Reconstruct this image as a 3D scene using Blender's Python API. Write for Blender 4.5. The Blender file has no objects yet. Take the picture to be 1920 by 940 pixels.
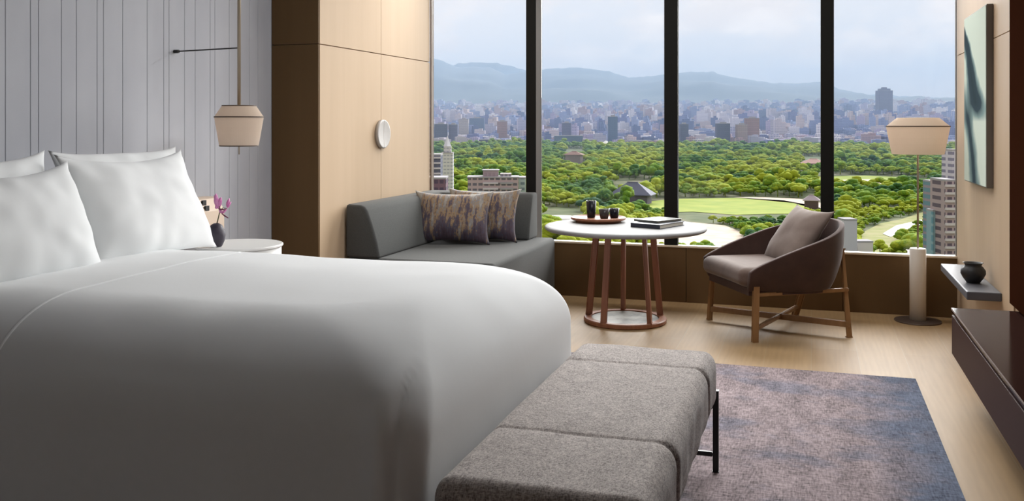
import bpy, bmesh, math, random
from mathutils import Vector, Matrix, noise
import numpy as np

# ------------------------------------------------------------------ camera, world, lights
sc = bpy.context.scene
C = sc.collection
F = 1748.0            # focal length in pixels of the 1920 wide frame
PX0, PY0 = 960.0, 235.0
YAW = math.radians(17.8)
CZ = 1.25
cy_, sy_ = math.cos(YAW), math.sin(YAW)

cd = bpy.data.cameras.new('camera'); cam = bpy.data.objects.new('camera', cd); C.objects.link(cam)
cam.location = (0, 0, CZ); cam.rotation_euler = (math.pi/2, 0, YAW)
cd.sensor_width = 36; cd.lens = F/1920*36; cd.shift_y = -(470-PY0)/1920
cd.clip_start = 0.05; cd.clip_end = 60000
sc.camera = cam
sc.view_settings.view_transform = 'Standard'; sc.view_settings.look = 'None'
sc.view_settings.gamma = 1; sc.view_settings.use_curve_mapping = False
sc.view_settings.exposure = 0.0
sc.cycles.use_denoising = True
sc.cycles.max_bounces = 8; sc.cycles.diffuse_bounces = 5; sc.cycles.glossy_bounces = 3
sc.cycles.transparent_max_bounces = 12; sc.cycles.volume_bounces = 0
sc.cycles.sample_clamp_indirect = 6
sc.cycles.caustics_reflective = False; sc.cycles.caustics_refractive = False

SUN_E, SUN_ANG, SUN_EL, SUN_AZ = 12, 70, 26, 10     # soft bright sky round the veiled sun (az from +Y towards +X)
w = bpy.data.worlds.new('world'); sc.world = w; w.use_nodes = True
nt = w.node_tree; N = nt.nodes; L = nt.links
for n in list(N): N.remove(n)
wo = N.new('ShaderNodeOutputWorld'); bg = N.new('ShaderNodeBackground'); bg.inputs[1].default_value = 1.0
tc = N.new('ShaderNodeTexCoord')
mp = N.new('ShaderNodeMapping'); mp.inputs['Scale'].default_value = (1, 1, 2.2)
n1 = N.new('ShaderNodeTexNoise'); n1.inputs['Scale'].default_value = 7; n1.inputs['Detail'].default_value = 9; n1.inputs['Roughness'].default_value = .58
r1 = N.new('ShaderNodeValToRGB')
r1.color_ramp.elements[0].position = .43; r1.color_ramp.elements[0].color = (0, 0, 0, 1)
r1.color_ramp.elements[1].position = .55; r1.color_ramp.elements[1].color = (1, 1, 1, 1)
sx = N.new('ShaderNodeSeparateXYZ')
rz = N.new('ShaderNodeValToRGB')      # clear sky by height
e = rz.color_ramp.elements; e[0].position = 0; e[0].color = (1.12, 1.03, .97, 1); e[1].position = 1; e[1].color = (.30, .48, .95, 1)
m_ = e.new(.13); m_.color = (1.04, .99, 1.0, 1)
mx = N.new('ShaderNodeMixRGB'); n2 = N.new('ShaderNodeTexNoise'); n2.inputs['Scale'].default_value = 16; n2.inputs['Detail'].default_value = 8; r2 = N.new('ShaderNodeValToRGB'); r2.color_ramp.elements[0].position = .4; r2.color_ramp.elements[0].color = (1.15, 1.02, .96, 1); r2.color_ramp.elements[1].position = .62; r2.color_ramp.elements[1].color = (1.32, 1.17, 1.08, 1); L.new(mp.outputs[0], n2.inputs[0]); L.new(n2.outputs[0], r2.inputs[0]); L.new(r2.outputs[0], mx.inputs[2])
L.new(tc.outputs['Generated'], mp.inputs[0]); L.new(mp.outputs[0], n1.inputs[0]); L.new(n1.outputs[0], r1.inputs[0])
L.new(tc.outputs['Generated'], sx.inputs[0]); L.new(sx.outputs[2], rz.inputs[0])
L.new(r1.outputs[0], mx.inputs[0]); L.new(rz.outputs[0], mx.inputs[1]); L.new(mx.outputs[0], bg.inputs[0]); L.new(bg.outputs[0], wo.inputs[0])

sd = bpy.data.lights.new('sun', 'SUN'); sd.energy = SUN_E; sd.angle = math.radians(SUN_ANG); sd.color = (1, .98, .97)
so = bpy.data.objects.new('sun', sd); C.objects.link(so)
el, az = math.radians(SUN_EL), math.radians(SUN_AZ)
to_sun = Vector((math.sin(az)*math.cos(el), math.cos(az)*math.cos(el), math.sin(el)))
so.rotation_euler = to_sun.to_track_quat('Z', 'Y').to_euler()

ld = bpy.data.lights.new('window_fill', 'AREA'); ld.shape = 'RECTANGLE'; ld.size = 3.4; ld.size_y = .25; ld.energy = 60; ld.color = (1, .98, .96)  # unseen fill light added under the ceiling to brighten side walls and bed
lo_ = bpy.data.objects.new('window_fill', ld); C.objects.link(lo_); lo_.location = (-.95, 6.15, 2.72); lo_.rotation_euler = (math.radians(-38), 0, 0)

ld = bpy.data.lights.new('bed_fill', 'AREA'); ld.shape = 'RECTANGLE'; ld.size = .5; ld.size_y = 1.6; ld.energy = 52; ld.color = (.97, .985, 1)  # second added fill, out of view, lifts the pillows and bed top
lo_ = bpy.data.objects.new('bed_fill', ld); C.objects.link(lo_); lo_.location = (-.35, 4.0, 2.72); lo_.rotation_euler = (math.radians(-8), math.radians(32), 0)

pd = bpy.data.lights.new('window_portal', 'AREA'); pd.shape = 'RECTANGLE'; pd.size = 3.7; pd.size_y = 2.25; pd.cycles.is_portal = True
po = bpy.data.objects.new('window_portal', pd); C.objects.link(po); po.location = (-.94, 6.72, 1.5); po.rotation_euler = (-math.pi/2, 0, 0)

# ------------------------------------------------------------------ helpers
random.seed(7)
def ray(px):                       # ground direction of a picture column
    r = (px-PX0)/F
    return Vector((-sy_ + r*cy_, cy_ + r*sy_))
def project(x, y, z):
    fw = -sy_*x + cy_*y; r = cy_*x + sy_*y
    return PX0 + F*r/fw, PY0 - F*(z-CZ)/fw, fw

MATS = {}
def mat(name, col, rough=.5, metal=0, spec=.5, sheen=0, coat=0, noise_=None, bump=None, trans=0):
    if name in MATS: return MATS[name]
    m = bpy.data.materials.new(name); m.use_nodes = True; MATS[name] = m
    t = m.node_tree; b = t.nodes['Principled BSDF']
    b.inputs['Base Color'].default_value = (*col, 1); b.inputs['Roughness'].default_value = rough
    b.inputs['Metallic'].default_value = metal; b.inputs['Specular IOR Level'].default_value = spec
    b.inputs['Sheen Weight'].default_value = sheen; b.inputs['Coat Weight'].default_value = coat
    tcx = t.nodes.new('ShaderNodeTexCoord')
    if noise_:                      # (scale xyz, detail, colour2, lo, hi)
        sc_, det, c2, lo, hi = noise_
        mp = t.nodes.new('ShaderNodeMapping'); mp.inputs['Scale'].default_value = sc_
        nz = t.nodes.new('ShaderNodeTexNoise'); nz.inputs['Scale'].default_value = 1; nz.inputs['Detail'].default_value = det; nz.inputs['Roughness'].default_value = .6
        rp = t.nodes.new('ShaderNodeValToRGB'); rp.color_ramp.elements[0].position = lo; rp.color_ramp.elements[1].position = hi
        rp.color_ramp.elements[0].color = (*col, 1); rp.color_ramp.elements[1].color = (*c2, 1)
        t.links.new(tcx.outputs['Object'], mp.inputs[0]); t.links.new(mp.outputs[0], nz.inputs[0]); t.links.new(nz.outputs[0], rp.inputs[0]); t.links.new(rp.outputs[0], b.inputs['Base Color'])
    if bump:                        # (scale xyz, detail, strength, distance)
        sc_, det, st, di = bump
        mp = t.nodes.new('ShaderNodeMapping'); mp.inputs['Scale'].default_value = sc_
        nz = t.nodes.new('ShaderNodeTexNoise'); nz.inputs['Scale'].default_value = 1; nz.inputs['Detail'].default_value = det
        bp = t.nodes.new('ShaderNodeBump'); bp.inputs['Strength'].default_value = st; bp.inputs['Distance'].default_value = di
        t.links.new(tcx.outputs['Object'], mp.inputs[0]); t.links.new(mp.outputs[0], nz.inputs[0]); t.links.new(nz.outputs[0], bp.inputs['Height']); t.links.new(bp.outputs[0], b.inputs['Normal'])
    return m

def obj(name, bm, m, parent=None, smooth=False, kind=None, label=None, cat=None, group=None):
    me = bpy.data.meshes.new(name); bmesh.ops.recalc_face_normals(bm, faces=bm.faces[:]); bm.to_mesh(me); bm.free()
    if smooth: me.polygons.foreach_set('use_smooth', [True]*len(me.polygons))
    for q in (m if isinstance(m, (list, tuple)) else [m]): me.materials.append(q)
    o = bpy.data.objects.new(name, me); C.objects.link(o)
    if parent is not None: o.parent = parent
    if kind: o['kind'] = kind
    if label: o['label'] = label
    if cat: o['category'] = cat
    if group: o['group'] = group
    return o
def struct(name, bm, m, **k): return obj(name, bm, m, kind='structure', **k)
def thing(name, label, cat, loc=(0, 0, 0), rotz=0, group=None):
    o = bpy.data.objects.new(name, None); C.objects.link(o); o.empty_display_size = .1
    o.location = loc; o.rotation_euler = (0, 0, rotz); o['label'] = label; o['category'] = cat
    if group: o['group'] = group
    return o
def copy_tree(o, parent=None):
    c = o.copy(); C.objects.link(c); c.parent = parent
    for ch in [x for x in o.children]: copy_tree(ch, c)
    return c

def NB(): return bmesh.new()
def box(bm, x0, x1, y0, y1, z0, z1, bev=0, seg=2):
    r = bmesh.ops.create_cube(bm, size=1)
    for v in r['verts']:
        v.co = Vector(((x0+x1)/2+v.co.x*(x1-x0), (y0+y1)/2+v.co.y*(y1-y0), (z0+z1)/2+v.co.z*(z1-z0)))
    if bev:
        es = set(e for v in r['verts'] for e in v.link_edges)
        bmesh.ops.bevel(bm, geom=list(es), offset=bev, segments=seg, affect='EDGES', profile=.5)
    return bm
def lathe(bm, prof, n=48, c=(0, 0, 0), cap=True):
    rings = []
    for r, z in prof:
        rings.append([bm.verts.new((c[0]+r*math.cos(2*math.pi*i/n), c[1]+r*math.sin(2*math.pi*i/n), c[2]+z)) for i in range(n)])
    for a, b in zip(rings, rings[1:]):
        for i in range(n): bm.faces.new((a[i], a[(i+1) % n], b[(i+1) % n], b[i]))
    if cap:
        bm.faces.new(rings[0][::-1]); bm.faces.new(rings[-1])
    return bm
def tube(bm, pts, rad, n=12, cap=True, squash=1):
    pts = [Vector(p) for p in pts]; rr = rad if isinstance(rad, (list, tuple)) else [rad]*len(pts)
    rings = []; up = None
    for i, p in enumerate(pts):
        d = (pts[min(i+1, len(pts)-1)]-pts[max(i-1, 0)]).normalized()
        if up is None: up = Vector((0, 0, 1)) if abs(d.z) < .9 else Vector((1, 0, 0))
        a = d.cross(up).normalized(); b = a.cross(d).normalized(); up = b
        rings.append([bm.verts.new(p+(a*math.cos(2*math.pi*k/n)+b*math.sin(2*math.pi*k/n)*squash)*rr[i]) for k in range(n)])
    for a, b in zip(rings, rings[1:]):
        for i in range(n): bm.faces.new((a[i], a[(i+1) % n], b[(i+1) % n], b[i]))
    if cap: bm.faces.new(rings[0][::-1]); bm.faces.new(rings[-1])
    return bm
def bar(bm, p, q, wdt, h=None, bev=.003):
    """rectangular bar from p to q; h measured along the up direction"""
    h = h or wdt; p, q = Vector(p), Vector(q); d = (q-p); ln = d.length; d.normalize()
    up = Vector((0, 0, 1)) if abs(d.z) < .9 else Vector((1, 0, 0))
    a = d.cross(up).normalized(); b = a.cross(d).normalized()
    r = bmesh.ops.create_cube(bm, size=1)
    for v in r['verts']:
        c = v.co.copy(); v.co = (p+q)/2 + a*c.x*wdt + b*c.y*h + d*c.z*ln
    if bev:
        es = set(e for v in r['verts'] for e in v.link_edges)
        bmesh.ops.bevel(bm, geom=list(es), offset=bev, segments=2, affect='EDGES')
    return bm
def rmap(p, h, r):
    q = [max(-(h[i]-r[i]), min(h[i]-r[i], p[i])) for i in range(3)]
    e = [(p[i]-q[i])/r[i] for i in range(3)]
    n = math.sqrt(sum(x*x for x in e))
    if n < 1e-9: return Vector(p)
    return Vector([q[i]+r[i]*e[i]/n for i in range(3)])
def axis_samples(h, r, n, k=7):
    inner = [-(h-r)+2*(h-r)*i/n for i in range(n+1)]
    ed = [-h+r*i/k for i in range(k)]
    return ed+inner+[-x for x in ed[::-1]]
def rbox(size, rad, n=(8, 8, 4), c=(0, 0, 0), deform=None, bm=None, k=7):
    """box with round edges as a dense grid; rad may differ per axis"""
    bm = bm or NB(); h = [s/2 for s in size]; r = [min(x, s/2*.999) for x, s in zip(rad if isinstance(rad, (list, tuple)) else [rad]*3, size)]
    ax = [axis_samples(h[i], r[i], n[i], k) for i in range(3)]
    idx = {}
    def V(i, j, l):
        key = (i, j, l)
        if key not in idx:
            p = rmap((ax[0][i], ax[1][j], ax[2][l]), h, r)+Vector(c)
            if deform: p = deform(p)
            idx[key] = bm.verts.new(p)
        return idx[key]
    X, Y, Z = len(ax[0])-1, len(ax[1])-1, len(ax[2])-1
    for i in range(X):
        for j in range(Y):
            for l in (0, Z): bm.faces.new((V(i, j, l), V(i+1, j, l), V(i+1, j+1, l), V(i, j+1, l)))
    for i in range(X):
        for l in range(Z):
            for j in (0, Y): bm.faces.new((V(i, j, l), V(i+1, j, l), V(i+1, j, l+1), V(i, j, l+1)))
    for j in range(Y):
        for l in range(Z):
            for i in (0, X): bm.faces.new((V(i, j, l), V(i, j+1, l), V(i, j+1, l+1), V(i, j, l+1)))
    return bm
def pillow(wd, ht, th, seed=0, n=44, pinch=.05, wr=.006, ear=.012, sag=0.0):
    """x width, z height (from 0), y thickness"""
    bm = NB(); g = {}
    for s in (1, -1):
        for i in range(n+1):
            for j in range(n+1):
                u, v = -1+2*i/n, -1+2*j/n
                edge = i in (0, n) or j in (0, n)
                if s == -1 and edge: g[(s, i, j)] = g[(1, i, j)]; continue
                x = u*wd/2*(1-pinch*(1-v*v)**1.0*abs(u)); z = v*ht/2*(1-pinch*1.3*(1-u*u)*abs(v))
                cor = (abs(u)*abs(v))**6
                x += math.copysign(ear*cor, u); z += math.copysign(ear*cor, v)
                f = max(0, (1-u**4))**.62*max(0, (1-v**4))**.62*(1-.25*(u*u+v*v)/2)
                p = Vector((x*5+seed*7.3, z*5, s*2))
                wrk = noise.noise(p)*wr*1.6+noise.noise(p*2.3)*wr*.8
                ang = math.atan2(v, u); rad = math.hypot(u, v)
                wrk += math.sin(ang*14+seed)*wr*.5*max(0, min(1, rad-.5))
                y = s*th/2*f+(wrk if not edge else 0)*min(1, f*3)
                y += -.02*math.sin(seed*3+v*1.5)*(1-abs(u))*.3
                if v > 0: z -= sag*(1-u*u)*v
                g[(s, i, j)] = bm.verts.new((x, y, z+ht/2))
        for i in range(n):
            for j in range(n):
                bm.faces.new((g[(s, i, j)], g[(s, i+1, j)], g[(s, i+1, j+1)], g[(s, i, j+1)]))
    return bm
def place(o, loc, rz=0, rx=0, ry=0):
    o.matrix_world = Matrix.Translation(loc) @ Matrix.Rotation(rz, 4, 'Z') @ Matrix.Rotation(rx, 4, 'X') @ Matrix.Rotation(ry, 4, 'Y')

# ------------------------------------------------------------------ materials
oak = mat('light_oak_veneer', (.52, .385, .255), .55, noise_=((9, 9, .5), 5, (.56, .42, .285), .3, .7), spec=.2)
def floor_mat():
    m = mat('oak_floor', (.5, .4, .25), .5, spec=.25); t = m.node_tree; b = t.nodes['Principled BSDF']
    tcx = t.nodes.new('ShaderNodeTexCoord')
    mp = t.nodes.new('ShaderNodeMapping'); mp.inputs['Rotation'].default_value = (0, 0, math.pi/2)
    br = t.nodes.new('ShaderNodeTexBrick'); br.inputs['Scale'].default_value = 1; br.inputs['Brick Width'].default_value = 2.2; br.inputs['Row Height'].default_value = .24
    br.inputs['Mortar Size'].default_value = .0015; br.inputs['Mortar Smooth'].default_value = .3; br.inputs['Bias'].default_value = 0
    br.inputs['Color1'].default_value = (.325, .212, .106, 1); br.inputs['Color2'].default_value = (.365, .243, .124, 1); br.inputs['Mortar'].default_value = (.36, .27, .16, 1)
    mp2 = t.nodes.new('ShaderNodeMapping'); mp2.inputs['Scale'].default_value = (9, .9, 1)
    wv = t.nodes.new('ShaderNodeTexWave'); wv.inputs['Scale'].default_value = 1.2; wv.inputs['Distortion'].default_value = 9; wv.inputs['Detail'].default_value = 3; wv.inputs['Detail Scale'].default_value = 1.2
    nz = t.nodes.new('ShaderNodeTexNoise'); nz.inputs['Scale'].default_value = 4; nz.inputs['Detail'].default_value = 8
    mx1 = t.nodes.new('ShaderNodeMixRGB'); mx1.blend_type = 'MULTIPLY'; mx1.inputs[0].default_value = .05
    mx2 = t.nodes.new('ShaderNodeMixRGB'); mx2.blend_type = 'OVERLAY'; mx2.inputs[0].default_value = .12
    k = t.links.new
    k(tcx.outputs['Object'], mp.inputs[0]); k(mp.outputs[0], br.inputs[0]); k(tcx.outputs['Object'], mp2.inputs[0]); k(mp2.outputs[0], wv.inputs[0]); k(mp2.outputs[0], nz.inputs[0])
    k(br.outputs[0], mx1.inputs[1]); k(wv.outputs[0], mx1.inputs[2]); k(mx1.outputs[0], mx2.inputs[1]); k(nz.outputs[0], mx2.inputs[2]); k(mx2.outputs[0], b.inputs['Base Color'])
    return m
floorm = floor_mat()
wallfab = mat('lavender_wall_fabric', (.43, .44, .48), .85, noise_=((3, 3, 1.5), 3, (.48, .49, .525), .35, .65), bump=((300, 300, 300), 2, .15, .001), sheen=.1)
plaster = mat('warm_grey_plaster', (.62, .62, .62), .8)
darkw = mat('dark_wine_lacquer', (.055, .022, .02), .4, spec=.2)
darkpanel = mat('dark_brown_panel', (.035, .012, .006), 1, spec=0)
tinted = mat('dark_brown_veneer', (.118, .070, .031), .6, noise_=((9, 9, .5), 5, (.135, .08, .037), .3, .7), spec=.1)  # oak grain pattern in a much darker brown, wardrobe side and window wall
linen = mat('white_linen', (.80, .815, .82), .9, sheen=.1, bump=((5, 5, 5), 4, .12, .02), spec=.2)
sofam = mat('grey_sofa_wool', (.070, .073, .073), .95, sheen=.1, noise_=((180, 180, 180), 2, (.09, .093, .09), .3, .7), spec=.2)
mullm = mat('black_aluminium', (.012, .012, .011), .6, spec=.12)
alu = mat('grey_aluminium', (.27, .26, .25), .6, spec=.2)
glassm = bpy.data.materials.new('window_glass'); glassm.use_nodes = True
t = glassm.node_tree
for n in list(t.nodes): t.nodes.remove(n)
o_ = t.nodes.new('ShaderNodeOutputMaterial'); tr = t.nodes.new('ShaderNodeBsdfTransparent'); gl = t.nodes.new('ShaderNodeBsdfGlossy'); gl.inputs['Roughness'].default_value = .01
lw = t.nodes.new('ShaderNodeFresnel'); lw.inputs['IOR'].default_value = 1.25; ms = t.nodes.new('ShaderNodeMixShader'); tr.inputs[0].default_value = (.98, .99, .985, 1)
t.links.new(lw.outputs[0], ms.inputs[0]); t.links.new(tr.outputs[0], ms.inputs[1]); t.links.new(gl.outputs[0], ms.inputs[2]); t.links.new(ms.outputs[0], o_.inputs[0])
brass = mat('aged_brass', (.36, .30, .22), .45, metal=.5)
blackm = mat('black_metal', (.012, .011, .011), .4, spec=.4)
shadem = mat('beige_silk_shade', (.76, .68, .60), .8, noise_=((1, 1, 60), 2, (.80, .72, .64), .3, .7), spec=.2)
_t = shadem.node_tree; _b = _t.nodes['Principled BSDF']; _o = _t.nodes['Material Output']; _tl = _t.nodes.new('ShaderNodeBsdfTranslucent'); _m = _t.nodes.new('ShaderNodeMixShader')
_tl.inputs[0].default_value = (.95, .89, .83, 1); _m.inputs[0].default_value = .74
_t.links.new(_b.outputs[0], _m.inputs[1]); _t.links.new(_tl.outputs[0], _m.inputs[2]); _t.links.new(_m.outputs[0], _o.inputs['Surface'])
trimm = mat('dark_shade_trim', (.10, .065, .045), .6)
walnut = mat('walnut_legs', (.24, .088, .045), .4, noise_=((25, 25, 2), 4, (.34, .14, .075), .3, .7), spec=.4)
chairleg = mat('honey_brown_wood', (.25, .13, .055), .4, noise_=((25, 25, 2), 4, (.34, .19, .085), .3, .7), spec=.4)
marble_top = mat('white_marble', (.32, .325, .33), .6, noise_=((4, 4, 4), 8, (.275, .275, .28), .45, .7), spec=.08)
stone = mat('grey_veined_marble', (.50, .50, .47), .3, noise_=((9, 9, 9), 9, (.16, .17, .17), .45, .68))
velvet = mat('brown_velvet', (.050, .025, .020), .8, sheen=.18, noise_=((10, 10, 10), 4, (.072, .037, .029), .3, .7), spec=.25)
velvet2 = mat('taupe_velvet', (.115, .074, .058), .8, sheen=.3, noise_=((14, 14, 14), 4, (.155, .105, .086), .3, .7), spec=.25)
cushm = mat('taupe_cushion_velvet', (.175, .130, .112), .85, sheen=.25, noise_=((6, 6, 6), 4, (.235, .185, .16), .3, .7), spec=.2)
ceram = mat('matt_white_ceramic', (.72, .68, .62), .5)
blackcer = mat('black_ceramic', (.02, .02, .022), .5, bump=((60, 60, 60), 3, .3, .004))
darkglass = mat('dark_smoked_glass', (.010, .010, .016), .25, spec=.3)
# ------------------------------------------------------------------ room shell
XL, XR, YW = -3.11, .90, 6.63
WX = -2.79             # side of the wardrobe
bm = NB(); box(bm, XL-.2, XR+.2, -1.6, YW+.06, -.2, 0); struct('floor', bm, floorm)
bm = NB(); box(bm, XL-.2, XR+.2, -1.6, YW+.06, 2.75, 2.95); struct('ceiling', bm, plaster)
bm = NB(); box(bm, XL-.2, XR+.2, -1.7, -1.6, 0, 2.75); struct('wall_back', bm, mat('grey_back_wall', (.55, .56, .57), .9))
# headboard wall: upholstered strips with real grooves between them
def ywall(px): d = ray(px); return XL/d.x*d.y
gr = [ywall(p) for p in (10, 57, 72, 115, 143, 182, 194, 230, 276, 307, 317, 346, 366, 394, 403, 430, 446, 468, 484)]
y = gr[0]; pre = []
while y > -1.5:
    y -= random.choice((.11, .05, .16, .2)); pre.append(y)
gr = sorted(pre+gr)+[4.93]
bm = NB(); box(bm, XL-.2, XL-.012, -1.6, YW+.06, 0, 2.75)
y0 = -1.6
for y in gr:
    if y-y0 > .012: box(bm, XL-.013, XL, y0+.0008, y-.0008, .0, 2.75, .003, 2)
    y0 = y
struct('wall_left', bm, wallfab)
# right wall, oak panels with a shadow joint at 1.70 m
bm = NB(); box(bm, XR+.006, XR+.2, -1.6, YW+.06, 0, 2.75)
box(bm, XR, XR+.007, 4.86, YW, 0, 1.6975); box(bm, XR, XR+.007, 4.86, YW, 1.7025, 2.75)
struct('wall_right', bm, oak)
# window wall under the sill
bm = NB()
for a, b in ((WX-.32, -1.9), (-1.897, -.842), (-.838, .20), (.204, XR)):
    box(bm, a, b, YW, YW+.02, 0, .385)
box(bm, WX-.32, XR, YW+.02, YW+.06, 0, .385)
struct('wall_window', bm, tinted)
bm = NB(); box(bm, WX-.32, XR, YW-.004, YW+.062, .385, .400, .003)
struct('trim_1', bm, mat('pale_sill', (.70, .60, .46), .35))
bm = NB(); box(bm, WX-.32, XR, YW+.002, YW+.06, 2.62, 2.75); struct('wall_window_head', bm, mullm)
# mullions
for i, (x0, x1) in enumerate(((-2.02, -1.945), (-.995, -.900), (.060, .145))):
    bm = NB(); box(bm, x0, x1, YW+.002, YW+.060, .4, 2.62, .002)
    m_ = struct('trim_%d' % (i+2), bm, mullm)
    if i == 0:
        bm = NB(); _p = [(x1, YW+.012), (x1+.032, YW+.046), (x1+.032, YW+.058), (x1, YW+.058)]; _a = [bm.verts.new((*q, .4)) for q in _p]; _b = [bm.verts.new((*q, 2.62)) for q in _p]; bm.faces.new(_a[::-1]); bm.faces.new(_b); [bm.faces.new((_a[q], _a[(q+1) % 4], _b[(q+1) % 4], _b[q])) for q in range(4)]; obj('lit_side_strip', bm, alu, m_, label='pale grey side strip')  # added strip, paler and slanted, stands in for light on the post side
bm = NB(); box(bm, WX, WX+.010, YW+.002, YW+.05, .4, 2.62); struct('trim_5', bm, mat('bronze_jamb', (.16, .11, .07), .5))
bm = NB(); box(bm, XR-.006, XR, YW+.02, YW+.05, .4, 2.62); struct('trim_6', bm, alu)
xs = [WX+.010, -2.02, -1.911, -.995, -.900, .060, .145, XR-.006]
for i in range(4):
    bm = NB(); box(bm, xs[2*i], xs[2*i+1], YW+.036, YW+.044, .4, 2.62); struct('window_%d' % (i+1), bm, glassm)

# ------------------------------------------------------------------ wardrobe
wd = thing('wardrobe', 'tall pale oak built-in wardrobe with a round split handle, left of the window', 'wardrobe', (0, 0, 0))
W0, W1, WM = 4.925, YW-.005, 5.772
bm = NB(); box(bm, XL+.003, WX-.02, W0+.02, W1, 0, 2.745)
obj('body', bm, oak, wd)
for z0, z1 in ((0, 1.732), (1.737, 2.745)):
    bm = NB(); box(bm, XL+.003, WX-.001, W0, W0+.018, z0, z1); obj('side_panel', bm, tinted, wd, label='dark brown side panel')
for a, b, z0, z1 in ((W0+.018, WM-.0015, .02, 1.732), (WM+.0015, W1, .02, 1.732), (W0+.018, WM-.0015, 1.737, 2.745), (WM+.0015, W1, 1.737, 2.745)):
    bm = NB(); box(bm, WX-.02, WX, a, b, z0, z1, .001, 1); d = obj('door', bm, oak, wd)
    if z0 < 1:                     # half of the round handle
        bm = NB(); n = 24; s = -1 if a < WM-.1 else 1
        pr = [(0, .021), (.070, .023), (.088, .026), (.094, .026), (.098, .020), (.096, .0), (0, .0)]
        cols = []
        for k in range(n+1):
            th = -math.pi/2+math.pi*k/n
            cols.append([bm.verts.new((WX+x, WM+s*(.0015+r*math.cos(th)), 1.19+r*math.sin(th))) for r, x in pr])
        for ca, cb in zip(cols, cols[1:]):
            for q in range(len(pr)-1):
                try: bm.faces.new((ca[q], ca[q+1], cb[q+1], cb[q]))
                except ValueError: pass
        bmesh.ops.remove_doubles(bm, verts=bm.verts[:], dist=1e-5)
        obj('handle', bm, mat('brushed_pewter', (.46, .44, .42), .5, metal=.1), d, smooth=True, label='pewter half of the round handle')

# ------------------------------------------------------------------ dark media panel and low cabinet on the right
bm = NB(); box(bm, XR-.02, XR+.004, 1.2, 4.85, .42, 2.745, .002)
obj('wall_panel', bm, darkpanel, label='tall dark brown panel on the right wall above the low cabinet', cat='wall panel')
cb = thing('media_cabinet', 'long floating wine-brown lacquered cabinet along the right wall', 'cabinet', (0, 0, 0))
CX0, CY1 = .615, 4.70
bm = NB(); box(bm, CX0+.02, XR-.001, 1.0, CY1-.003, .20, .375); obj('body', bm, darkw, cb)
bm = NB(); box(bm, CX0-.002, XR-.001, .99, CY1, .393, .410); obj('top', bm, mat('wine_glass_top', (.032, .015, .012), .12, spec=.02), cb)
bm = NB(); box(bm, CX0-.0035, CX0-.002, .99, CY1, .4035, .4104); obj('edge_highlight', bm, mat('highlight_tone', (.30, .25, .23), .8, spec=.1), cb, label='thin pale strip as a highlight on the edge')  # pale colour paints the highlight along the edge of the top
for a, b in ((3.0, CY1), (1.0, 2.996)):
    bm = NB(); box(bm, CX0, CX0+.02, a, b, .20, .378, .0015, 1); obj('drawer_front', bm, mat('wine_lacquer_front', (.055, .028, .025), .5, spec=.05), cb)
bm = NB(); box(bm, XR-.06, XR-.0005, 4.2, 4.698, .0, .20); obj('wall_bracket', bm, darkpanel, cb)

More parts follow.
